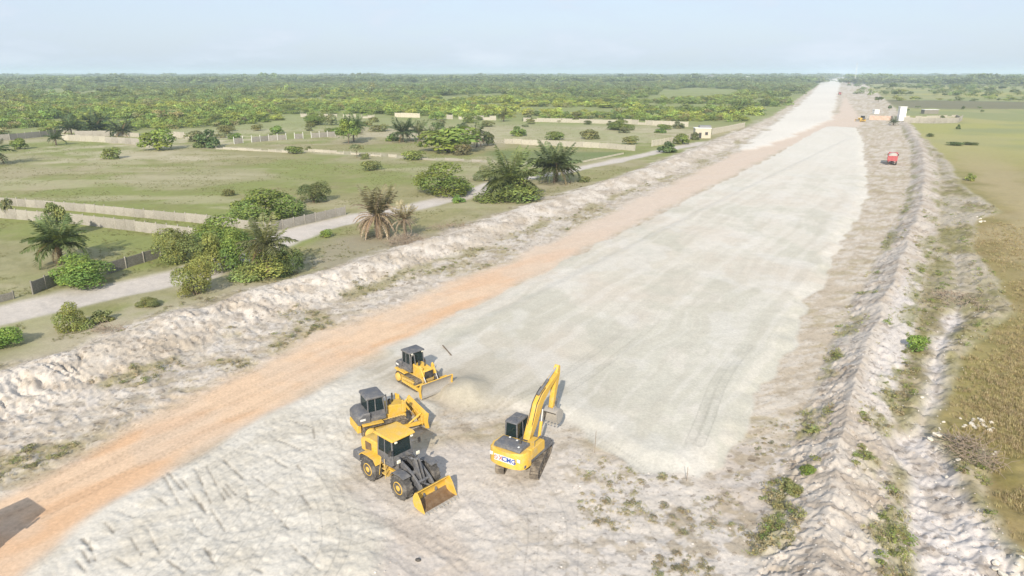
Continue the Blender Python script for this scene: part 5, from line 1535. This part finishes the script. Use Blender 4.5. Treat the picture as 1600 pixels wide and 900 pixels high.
bush('bright green bush on the crest of the right spoil ridge', 1431, 553, 28, 24, BRIGHT, True)
bush('small green clump at the left foot of the right ridge', 1258, 757, 22, 13, BRIGHT, True)
bush('small weed clump low on the left foot of the right ridge', 1238, 785, 26, 14, OLIVE, True)
bush('yellow-green lone bush on the right bank beyond the red truck', 1517, 283, 13, 11, YELLOWG)
bush('dark low bushes in a row in the right meadow, left piece', 1492, 228, 22, 5, DARKG)
bush('dark low bushes in a row in the right meadow, right piece', 1517, 227, 20, 4, DARKG)
bush('small dark bush at the edge of the right meadow', 1453, 214, 10, 5, DARKG)
bush('dark shrub before the front enclosure wall', 1497, 202, 6, 7, DARKG)
bush('dark bush inside the enclosure', 1472, 187, 6, 6, DARKG)
bush('bush above the white bank right of the second palm', 912, 285, 18, 9, OLIVE)
bush('small bush on the path side right of the dry palms', 510, 372, 16, 12, GREEN)
tree('slender sapling behind the big palm at the left', 96, 372, 36, 52, (.20, .24, .09))
tree('thin sapling in front of the walls at the left edge', 15, 342, 16, 30, GREYG)
tree('flat-topped small tree below the isolated palm', 558, 247, 24, 20, GREYG, True)
tree('broad green tree left of the isolated palm', 545, 226, 34, 36, GREEN)
tree('dark pointed tree alone in the far right meadow', 1394, 141, 11, 11, DARKG)
tree('tall dark shrub where the far works meet the right meadow', 1372, 160, 12, 8, DARKG)

# scrub dotted over the plots below the woodland
_g = random.Random(31)
_n = 0
while _n < 44:
    px = _g.uniform(330, 1075); py = _g.uniform(184, 219)
    if py > 222 - max(0, px - 700) * .03 or (560 < px < 780 and py > 205): continue
    w = _g.uniform(9, 24); _n += 1
    bush('small scrub bush dotted over the plots below the woodland', px, py, w, w * _g.uniform(.35, .6), _g.choice([GREEN, OLIVE, DARKG, GREYG]), True, 'scrub bushes below the woodland')

# far meadow trees that the photograph shows as small dark crowns
spots = [(1384, 150, 9, 5), (1398, 149, 10, 6), (1409, 149, 6, 4), (1415, 150, 7, 5), (1423, 149, 8, 6), (1460, 149, 5, 6), (1452, 145, 6, 4), (1476, 150, 7, 4), (1494, 150, 9, 5), (1520, 150, 6, 4), (1536, 152, 8, 5),
         (1555, 152, 7, 4), (1530, 172, 6, 5), (1505, 172, 4, 6), (1504, 172, 5, 5), (1534, 178, 5, 6), (1578, 157, 10, 4), (1560, 158, 6, 4), (1592, 160, 9, 5), (1370, 140, 9, 4), (1380, 138, 12, 4), (1408, 138, 14, 4), (1432, 139, 16, 5),
         (1450, 137, 12, 4), (1500, 142, 12, 5), (1470, 137, 8, 4), (1545, 144, 14, 6), (1520, 138, 12, 5), (1585, 146, 12, 6), (1565, 141, 11, 6), (1434, 170, 8, 4), (1390, 172, 5, 7), (1418, 174, 5, 4)]
for k, (px, py, w, h) in enumerate(spots):
    tree('small dark tree scattered over the far right meadow', px, py, w, h, (.10, .14, .06) if k % 2 else (.14, .18, .075), k % 3 == 0, 'scattered trees on the far right meadow')

# ------------------------------------------------------------------ palms
def frond_mesh(seed, droop, L=1.0, pairs=20, curl=.0, width=.26, mat='leaf', yellow=0.0):
    """one feather frond, 1 long, growing along +x and arching down"""
    g = np.random.default_rng(seed)
    V = []; S = []
    s = np.linspace(0, 1, pairs + 1)
    ang = .5 - droop * s * 1.9
    px = np.concatenate([[0], np.cumsum(np.cos(ang[:-1]) / pairs)]); pz = np.concatenate([[0], np.cumsum(np.sin(ang[:-1]) / pairs)])
    for i in range(pairs):                                        # midrib
        w0 = .016 * (1 - s[i] * .8); w1 = .016 * (1 - s[i + 1] * .8)
        V += [(px[i], -w0, pz[i]), (px[i + 1], -w1, pz[i + 1]), (px[i + 1], w1, pz[i + 1]), (px[i], w0, pz[i])]; S.append((1.25, 1.15, .9))
    for i in range(2, pairs + 1):
        w = width * math.sin(math.pi * min(1, .12 + s[i] * .9)) ** .6
        for side in (-1, 1):
            l = w * g.uniform(.85, 1.15); fwd = g.uniform(.35, .7); dn = g.uniform(.25, .6)
            a = np.array((px[i], 0, pz[i])); tip = a + np.array((fwd * l, side * l * .9, -dn * l))
            mid = (a + tip) / 2 + np.array((0, 0, .06 * l)); wd = .026
            V += [tuple(a), tuple(mid + (wd, 0, 0)), tuple(tip), tuple(mid - (wd, 0, 0))]
            v = g.uniform(.75, 1.25); S.append((v * (1 + yellow), v, v * (1 - yellow)))
    V = np.array(V); F = np.arange(len(V)).reshape(-1, 4)
    return mesh_np('frond', V, F, np.array(S), MAT[mat])

FROND = {'up': [frond_mesh(300 + k, .25) for k in range(2)], 'arch': [frond_mesh(310 + k, .62) for k in range(3)], 'hang': [frond_mesh(320 + k, 1.05) for k in range(2)]}
DEADF = [frond_mesh(330 + k, .95, width=.12) for k in range(3)]

def palm_trunk(h, r, seed):
    g = random.Random(seed); bm = B(); z = -.2
    n = max(4, int(h / .35)); p = Vector((0, 0, -.2))
    for k in range(n):
        e = p + Vector((g.gauss(0, .02), g.gauss(0, .02), (h + .2) / n)); tube(bm, p, e, r * (1.15 - .25 * k / n), 9, r * (1.0 - .2 * k / n)); p = e
        for q in range(4):
            a = g.uniform(0, 6.28); d = Vector((math.cos(a), math.sin(a), .7)); tube(bm, p + d * r * .7, p + d * (r + .22), .05, 4, .02)
    return mesh_from_bm('trunk', bm, 'bark')

def palm(label, px, py, wpx, hpx, n=26, trunk_f=.35, tint=(.085, .115, .045), dead=8, dead_tint=(.26, .19, .12), up=.3, seed=1, lean=0.0, cat='palm'):
    g = random.Random(seed); x, y = ground_at(px, py); s = px_per_m(px, py)
    h = hpx / s * 1.05; L = wpx / s * .62; th = h * trunk_f
    t = thing('palm_tree', label, cat, (x, y, 0)); PLANTED.append(t)
    link('trunk', palm_trunk(th, .26, seed), t)
    crown_o = t
    for k in range(n):
        f = k / n; a = k * 2.4 + g.uniform(-.2, .2)
        if f < up: m = g.choice(FROND['up']); pitch = -g.uniform(.35, .95)
        elif f < .75: m = g.choice(FROND['arch']); pitch = -g.uniform(-.05, .45)
        else: m = g.choice(FROND['hang']); pitch = g.uniform(-.1, .35)
        l = L * g.uniform(.8, 1.12)
        o = link('frond', m, t, (0, 0, th + g.uniform(-.1, .15)), (0, pitch, a), (l, l, l)); v = g.uniform(.8, 1.25)
        v *= 1.7; o.color = (tint[0] * v, tint[1] * v, tint[2] * v, 1)
    for k in range(dead):
        l = L * g.uniform(.6, .95)
        o = link('dead_frond', g.choice(DEADF), t, (0, 0, th - g.uniform(0, .4)), (0, g.uniform(-.25, .85) if g.random() < .85 else -g.uniform(.5, 1.2), g.uniform(0, 6.28)), (l, l, l)); v = g.uniform(.6, 1.25)
        o.color = (dead_tint[0] * v, dead_tint[1] * v, dead_tint[2] * v, 1)
    return t

palm('bushy green palm with drooping lower fronds in front of the near concrete wall', 97, 413, 84, 80, 52, .40, (.085, .115, .045), 10, seed=1, up=.2)
palm('feathery palm rising out of the thicket by the path', 420, 432, 84, 76, 26, .62, (.115, .125, .06), 4, seed=2, up=.4)
palm('larger brown dead-skirted palm beside the path, its upper fronds upright', 590, 370, 88, 76, 12, .42, (.15, .14, .085), 70, (.37, .30, .235), 1.0, 3, cat='palm')
palm('thin dry palm just right of the larger dead one', 633, 374, 50, 70, 10, .45, (.20, .175, .115), 34, (.36, .30, .24), 1.0, 4)
palm('green palm growing out of a bush beside the white bank', 797, 312, 92, 66, 46, .42, (.095, .115, .045), 4, seed=5)
palm('dense grey-green palm with a dry skirt, farther along the white bank', 866, 286, 78, 60, 52, .38, (.075, .095, .042), 16, (.20, .16, .10), seed=6)
palm('small dark palm alone at the back of the left pasture', 88, 227, 30, 24, 18, .40, (.055, .08, .035), 2, seed=7)
palm('palm cut by the left edge of the picture in the pasture', -12, 258, 56, 42, 24, .45, (.06, .085, .035), 4, seed=8)
palm('tall green isolated palm at the middle of the back pasture', 553, 221, 44, 42, 26, .5, (.075, .105, .04), 2, seed=9)
palm('dark upright palm left in the far palm group', 630, 222, 46, 38, 26, .35, (.055, .08, .035), 3, seed=10, up=.5)
palm('olive palm in the middle of the far palm group', 655, 219, 40, 30, 22, .4, (.085, .10, .045), 4, seed=11)
palm('green palm at the right of the far palm group', 676, 221, 36, 24, 20, .4, (.075, .10, .04), 2, seed=12)
palm('brown-skirted palm left of the pale panel wall', 745, 230, 42, 30, 18, .5, (.085, .10, .045), 14, (.22, .14, .085), seed=13)
palm('dark palm at the left of the clump above the grey wall', 112, 211, 40, 26, 22, .35, (.04, .06, .028), 4, seed=14)
palm('dark broad palm in the middle of the clump above the grey wall', 152, 211, 48, 28, 26, .35, (.035, .055, .03), 4, seed=15)
palm('dark palm at the right of the clump above the grey wall', 193, 213, 42, 24, 22, .35, (.045, .06, .032), 6, seed=16)
palm('brown and green palm at the right end of the far pale wall', 787, 190, 22, 22, 16, .45, (.08, .085, .04), 8, (.2, .13, .08), seed=17)
palm('dark palm beside the pink wall on the right', 1396, 196, 16, 16, 16, .3, (.05, .07, .03), 2, seed=18)

XY = np.array([(o.location.x, o.location.y) for o in PLANTED]); zz = terrain(XY[:, 0], XY[:, 1])[0]
for o, z in zip(PLANTED, zz): o.location.z = z - .03

# ------------------------------------------------------------------ masses nobody could count: woodland, grass, weeds, clods
lib = bpy.data.collections.new('woodland_library')
def lib_obj(name, me, idx):
    o = bpy.data.objects.new(f'{idx:02d}_{name}', me); lib.objects.link(o); return o

def scatter(name, label, coll, pts, scale, rot, tint, idx):
    n = len(pts)
    me = bpy.data.meshes.new(name); me.vertices.add(n); me.vertices.foreach_set('co', pts.ravel().astype(np.float32))
    for nm, ty, data, key in (('scl', 'FLOAT_VECTOR', scale, 'vector'), ('rot', 'FLOAT_VECTOR', rot, 'vector'), ('tint', 'FLOAT_COLOR', np.column_stack([tint, np.ones(n)]), 'color'), ('pick', 'INT', idx, 'value')):
        a = me.attributes.new(nm, ty, 'POINT'); a.data.foreach_set(key, np.asarray(data).ravel().astype(np.int32 if ty == 'INT' else np.float32))
    o = link(name, me); tag(o, label, None, None, 'stuff')
    ng = bpy.data.node_groups.new(name, 'GeometryNodeTree')
    ng.interface.new_socket('Geometry', in_out='INPUT', socket_type='NodeSocketGeometry'); ng.interface.new_socket('Geometry', in_out='OUTPUT', socket_type='NodeSocketGeometry')
    gi = ng.nodes.new('NodeGroupInput'); go = ng.nodes.new('NodeGroupOutput')
    ci = ng.nodes.new('GeometryNodeCollectionInfo'); ci.inputs['Collection'].default_value = coll; ci.inputs['Separate Children'].default_value = True; ci.inputs['Reset Children'].default_value = True
    ip = ng.nodes.new('GeometryNodeInstanceOnPoints'); ip.inputs['Pick Instance'].default_value = True
    def na(nm, dt):
        q = ng.nodes.new('GeometryNodeInputNamedAttribute'); q.data_type = dt; q.inputs['Name'].default_value = nm; return q.outputs['Attribute']
    L = ng.links.new
    L(gi.outputs[0], ip.inputs['Points']); L(ci.outputs[0], ip.inputs['Instance']); L(na('pick', 'INT'), ip.inputs['Instance Index'])
    L(na('rot', 'FLOAT_VECTOR'), ip.inputs['Rotation']); L(na('scl', 'FLOAT_VECTOR'), ip.inputs['Scale']); L(ip.outputs[0], go.inputs[0])
    o.modifiers.new('scatter', 'NODES').node_group = ng
    return o

for k in range(5): lib_obj('bush', crown(400 + k, 420, .15, 8, 'leaf_inst'), k)
for k in range(3): lib_obj('tree', crown(410 + k, 420, .14, 9, 'leaf_inst', .2, 'tree'), 5 + k)
def palm_lump(seed):
    g = np.random.default_rng(seed); VV = []; SS = []
    for k in range(16):
        me = frond_mesh(seed + k, g.uniform(.3, .9), pairs=7); n = len(me.vertices); co = np.empty(n * 3, np.float32); me.vertices.foreach_get('co', co)
        co = co.reshape(-1, 3) * .55; M = np.array(Euler((0, -g.uniform(-.1, .8), k * 2.4)).to_matrix()); VV.append(co @ M.T + [0, 0, .5]); SS.append(np.full((n // 4, 3), g.uniform(.8, 1.2)))
        bpy.data.meshes.remove(me)
    V = np.concatenate(VV); return mesh_np('palm', V, np.arange(len(V)).reshape(-1, 4), np.concatenate(SS), MAT['leaf_inst'])
for k in range(2): lib_obj('palm', palm_lump(430 + 20 * k), 8 + k)
def stand_mesh(seed):
    """a stand of many crowns, for woods that are kilometres off"""
    g = np.random.default_rng(seed); n = 700; m = 26
    c = np.column_stack([g.uniform(-.5, .5, m), g.uniform(-.5, .5, m), g.uniform(.25, .75, m)]); idx = g.integers(0, m, n)
    d = g.normal(0, 1, (n, 3)); d[:, 2] = np.abs(d[:, 2]); d /= np.linalg.norm(d, axis=1, keepdims=True)
    P = c[idx] + d * [.13, .13, .28] * g.uniform(.8, 1.1, (n, 1)); V, F = leaf_quads(P, d, .12, g, .8)
    s = g.uniform(.7, 1.3, n) * g.uniform(.8, 1.2, m)[idx]; return mesh_np('stand', V, F, np.column_stack([s, s, s]), MAT['leaf_inst'])
for k in range(3): lib_obj('stand', stand_mesh(470 + k), 10 + k)

WOOD_FRONT = np.array([(-400, 215), (0, 211), (120, 207), (230, 205), (330, 198), (430, 193), (520, 184), (600, 180), (700, 184), (800, 187), (900, 189), (1000, 191), (1080, 195), (1130, 196), (1165, 192), (1190, 180), (1215, 168), (1245, 150), (1268, 138), (1282, 126)], float)
def to_photo(X, Y):
    zc = Y * math.cos(PITCH) + CAM_H * math.sin(PITCH); yc = Y * math.sin(PITCH) - CAM_H * math.cos(PITCH)
    return 800 + 1081 * X / zc, 450 - 1081 * yc / zc
CLEAR = [W([(30, 150), (70, 143), (190, 146), (200, 151), (120, 154)]), W([(1015, 160), (1030, 144), (1085, 137), (1130, 139), (1180, 142), (1160, 150), (1080, 155)]), W([(1300, 120), (1320, 200), (1600, 230), (1900, 215), (1900, 120)])]
FRONT_W = W(WOOD_FRONT)
WOOD_POLY = np.concatenate([FRONT_W, [[4300, 9000]], [[4200, 13000]], [[-11000, 13000]], [[-13000, 6000]]])

def wood_points():
    PT, SC, TI, ID = [], [], [], []
    for r0, r1, area, s0, s1 in ((230, 420, 18, 3.2, 6.2), (420, 800, 34, 4.5, 8.0), (800, 1700, 95, 7, 13), (1700, 4200, 1500, 38, 60), (4200, 11500, 9500, 80, 130)):
        half = R(43) if r1 < 1000 else R(46)
        n = int((r1 * r1 - r0 * r0) * half / area)
        a = rng.uniform(-half, half, n); r = np.sqrt(rng.uniform(r0 * r0, r1 * r1, n))
        X = r * np.sin(a); Y = r * np.cos(a)
        sd = poly_sd(X, Y, WOOD_POLY)
        if r0 >= 1700:
            keep = (sd < 0) | ((X > 0) & (fbm(X * .4, Y * .12, 240, 4, 501) > .50) & (np.abs(X / Y - .44) > .03))
        else:
            keep = sd < (fbm(X, Y, 25, 3, 502) - .5) * 22
        dens = fbm(X, Y, 45, 4, 503) * .6 + fbm(X, Y, 180, 3, 504) * .4
        thr = .455 if r1 < 900 else (.45 if r1 < 2000 else .43)
        keep &= dens > thr
        for c in CLEAR[:2]: keep &= poly_sd(X, Y, c) > 0
        if r0 < 1700: keep &= poly_sd(X, Y, CLEAR[2]) > 0
        X, Y, r = X[keep], Y[keep], r[keep]; n = len(X)
        # scattered trees on the far right
        if 400 < r1 <= 1700 and r0 >= 420:
            m = int(160 * (r1 / 800)); xa = rng.uniform(R(25), R(43), m); ra = np.sqrt(rng.uniform(max(r0, 650) ** 2, r1 ** 2, m))
            k = fbm(ra * np.sin(xa), ra * np.cos(xa), 120, 3, 507) > .52
            X = np.concatenate([X, (ra * np.sin(xa))[k]]); Y = np.concatenate([Y, (ra * np.cos(xa))[k]]); r = np.hypot(X, Y); n = len(X)
        s = rng.uniform(s0, s1, n) * (0.75 + .5 * fbm(X, Y, 70, 3, 505))
        h = s * rng.uniform(.36, .68, n) if r0 < 1700 else rng.uniform(6, 17, n)
        tall = rng.random(n) < (.03 if r0 < 1700 else .04)
        h = np.where(tall, h * (1.6 if r0 < 1700 else 1.5), h)
        u = fbm(X, Y, 90, 4, 506)[:, None]; q = rng.random(n)[:, None]
        lush = np.array([.38, .425, .10]) ; dark = np.array([.165, .215, .07]); dry = np.array([.33, .29, .15]); mid = np.array([.26, .33, .085])
        t = mid + (lush - mid) * sstep(.42, .6, u)
        t = t + (dark - t) * (q < .14)
        t = t + (dry - t) * ((q > .93) * .8)
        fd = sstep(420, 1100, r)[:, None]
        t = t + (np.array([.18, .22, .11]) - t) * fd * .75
        if r0 < 1700:
            i = rng.integers(0, 8, n); i = np.where(rng.random(n) < .12, rng.integers(8, 10, n), i)
        else: i = rng.integers(10, 13, n)
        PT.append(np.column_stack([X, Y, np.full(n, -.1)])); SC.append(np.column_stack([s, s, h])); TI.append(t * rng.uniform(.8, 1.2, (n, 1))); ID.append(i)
    return [np.concatenate(v) for v in (PT, SC, TI, ID)]
P_, S_, T_, I_ = wood_points()
print('woodland crowns', len(P_))
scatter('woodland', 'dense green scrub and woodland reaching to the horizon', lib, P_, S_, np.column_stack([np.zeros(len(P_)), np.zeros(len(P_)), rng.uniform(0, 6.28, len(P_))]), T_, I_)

# grass tufts
glib = bpy.data.collections.new('grass_library')
def tuft(seed, n, h, lean):
    g = np.random.default_rng(seed); V = []; S = []
    for k in range(n):
        a = g.uniform(0, 6.28); b = np.array((g.normal(0, .16), g.normal(0, .16), -.02)); l = h * g.uniform(.6, 1.2); dx = np.array((math.cos(a), math.sin(a), 0)) * lean * l; sd = np.array((-math.sin(a), math.cos(a), 0)) * .028
        top = b + dx + (0, 0, l); md = b + dx * .35 + (0, 0, l * .6)
        V += [b - sd, md - sd * .8, top, md + sd * .8]; v = g.uniform(.75, 1.25); S.append((v, v, v))
    V = np.array(V); return mesh_np('tuft', V, np.arange(len(V)).reshape(-1, 4), np.array(S), MAT['leaf_inst'])
for k in range(4):
    o = bpy.data.objects.new(f'{k:02d}_tuft', tuft(600 + k, 14, .5, .55)); glib.objects.link(o)
for k in range(2):
    o = bpy.data.objects.new(f'{4 + k:02d}_weed', crown(620 + k, 110, .22, 6, 'leaf_inst')); glib.objects.link(o)
clod_m = []
for k in range(3):
    r_ = random.Random(640 + k); bm = B(); bmesh.ops.create_icosphere(bm, subdivisions=1, radius=.5)
    for v in bm.verts: v.co *= r_.uniform(.7, 1.2)
    me = mesh_from_bm('clod', bm, 'stone', 20)
    m, nt, b, out = new_mat('clod_soil'); ti = node(nt, 'ShaderNodeAttribute', attribute_name='tint'); ti.attribute_type = 'INSTANCER'
    nt.links.new(ti.outputs['Color'], b.inputs['Base Color']); b.inputs['Roughness'].default_value = .95; me.materials[0] = m
    o = bpy.data.objects.new(f'{6 + k:02d}_clod', me); glib.objects.link(o)

def field(n, r0, r1, a0, a1):
    a = rng.uniform(R(a0), R(a1), n); u = rng.random(n); r = np.exp(np.log(r0) + u * (np.log(r1) - np.log(r0)))
    return r * np.sin(a), r * np.cos(a)
def grow(name, label, X, Y, keep, size, tint, pick, flat=1.0):
    X, Y = X[keep], Y[keep]; n = len(X); z = terrain(X, Y)[0]
    s = rng.uniform(size[0], size[1], n); t = np.array(tint)[rng.integers(0, len(tint), n)] * rng.uniform(.8, 1.2, (n, 1))
    scatter(name, label, glib, np.column_stack([X, Y, z]), np.column_stack([s, s, s * flat]), np.column_stack([np.zeros(n), np.zeros(n), rng.uniform(0, 6.28, n)]), t, rng.integers(pick[0], pick[1], n))

X, Y = field(60000, 34, 150, 22, 43)
me_, _ = side_of(X, Y, MEADOW_EDGE); d = fbm(X, Y, 5, 3, 701)
grow('meadow_grass', 'olive and straw coloured grass of the right meadow', X, Y, (me_ > .2) & (rng.random(len(X)) < sstep(.25, .55, d) * sstep(-.5, 4, me_ + 3 * (fbm(X, Y, 2, 2, 702) - .5))), (.3, .7), [(.40, .325, .19), (.36, .295, .16), (.44, .36, .23), (.31, .27, .14)], (0, 4))
X, Y = field(40000, 27, 170, 10, 42)
rb_, rs_ = side_of(X, Y, RBERM); me_, _ = side_of(X, Y, MEADOW_EDGE)
d = fbm(rs_, rb_ * 1.2, 4.5, 4, 95, .6); wt = poly_sd(X, Y, WHITE_TROUGH)
keep = (rb_ > -3.6) & (me_ < .5) & (wt > .6) & (np.abs(rb_) > .7) & ((d > .55) | ((rb_ > 2.8) & (fbm(X, Y, 2.6, 3, 703) > .55))) & (rng.random(len(X)) < .45)
grow('ridge_weeds', 'green and brown weeds growing in patches on the right spoil ridge', X, Y, keep, (.35, .75), [(.29, .315, .11), (.35, .335, .15), (.42, .365, .23), (.26, .31, .095), (.40, .345, .21)], (0, 5), .6)
X, Y = field(30000, 35, 220, -46, 20)
lb_, ls_ = side_of(X, Y, LBERM); d = fbm(X, Y, 4.2, 4, 53)
k1 = (lb_ > 4.5) & (lb_ < 9) & (fbm(X, Y, 7, 3, 65) > .54); k2 = (lb_ > 5) & (lb_ < 17) & (d > .60) & (poly_sd(X, Y, ORANGE) > .5); k3 = (lb_ < -3.2) & (lb_ > -7) & (fbm(X, Y, 2.6, 3, 704) > .56)
grow('bank_weeds', 'dry and green tufts along the foot of the white sand bank', X, Y, k1 | k2 | k3, (.35, .7), [(.30, .28, .14), (.36, .32, .20), (.26, .27, .12), (.40, .34, .23)], (0, 5), .5)
X, Y = field(60000, 45, 420, -43, 12)
lb_, _ = side_of(X, Y, LBERM); dp, _ = line_dist(X, Y, LPATH)
grow('pasture_grass', 'short dry grass tufts of the left pasture', X, Y, (lb_ < -6.5) & (dp > 5.2) & (fbm(X, Y, 9, 4, 705) > .5) & (poly_sd(X, Y, WOOD_POLY) > 0), (.35, .8), [(.21, .20, .085), (.18, .19, .07), (.25, .22, .12), (.15, .17, .055)], (0, 4), .55)
X, Y = field(24000, 27, 160, -44, 42)
lb_, _ = side_of(X, Y, LBERM); rb_, _ = side_of(X, Y, RBERM); me_, _ = side_of(X, Y, MEADOW_EDGE)
k1 = (lb_ > -4) & (lb_ < 6) & (rng.random(len(X)) < .55); k2 = (rb_ > -3.4) & (me_ < .6) & (rng.random(len(X)) < .5); k3 = (poly_sd(X, Y, LOW) < 0) & (rng.random(len(X)) < .12) & (fbm(X, Y, 3, 3, 706) > .5)
grow('soil_clods', 'loose clods of sandy soil on the banks and trampled ground', X, Y, k1 | k2 | k3, (.05, .17), [(.48, .44, .40), (.46, .41, .36), (.40, .34, .29), (.50, .47, .43)], (6, 9), .7)
X, Y = field(9000, 27, 75, -12, 28)
k = (poly_sd(X, Y, LOW) < 0) & (fbm(X, Y, 4, 3, 707) > .58) & (X > 4)
rb_, _ = side_of(X, Y, RBERM)
k |= (rb_ < -2.5) & (rb_ > -8) & (poly_sd(X, Y, FILL) > .8) & (fbm(X, Y, 3, 3, 708) > .55)
grow('sparse_weeds', 'thin dry weeds on the trampled ground before the fill', X, Y, k, (.2, .5), [(.42, .36, .24), (.36, .32, .20), (.32, .31, .17)], (0, 5), .45)

# ------------------------------------------------------------------ the hazy air
bm = B(); box(bm, -15000, 15000, -15000, 15000, -4.0, 62.0, 0)
me = bpy.data.meshes.new('haze'); bmesh.ops.recalc_face_normals(bm, faces=bm.faces); bm.to_mesh(me); bm.free()
m = bpy.data.materials.new('hazy_air'); m.use_nodes = True; nt = m.node_tree; nt.nodes.clear()
out = nt.nodes.new('ShaderNodeOutputMaterial'); pv = nt.nodes.new('ShaderNodeVolumePrincipled')
pv.inputs['Color'].default_value = (0.72, 0.87, 1.0, 1); pv.inputs['Density'].default_value = 0.00018; pv.inputs['Anisotropy'].default_value = 0.0
nt.links.new(pv.outputs[0], out.inputs['Volume'])
me.materials.append(m)
hz = link('haze', me); tag(hz, 'pale bluish haze over the plain', None, None, 'stuff')
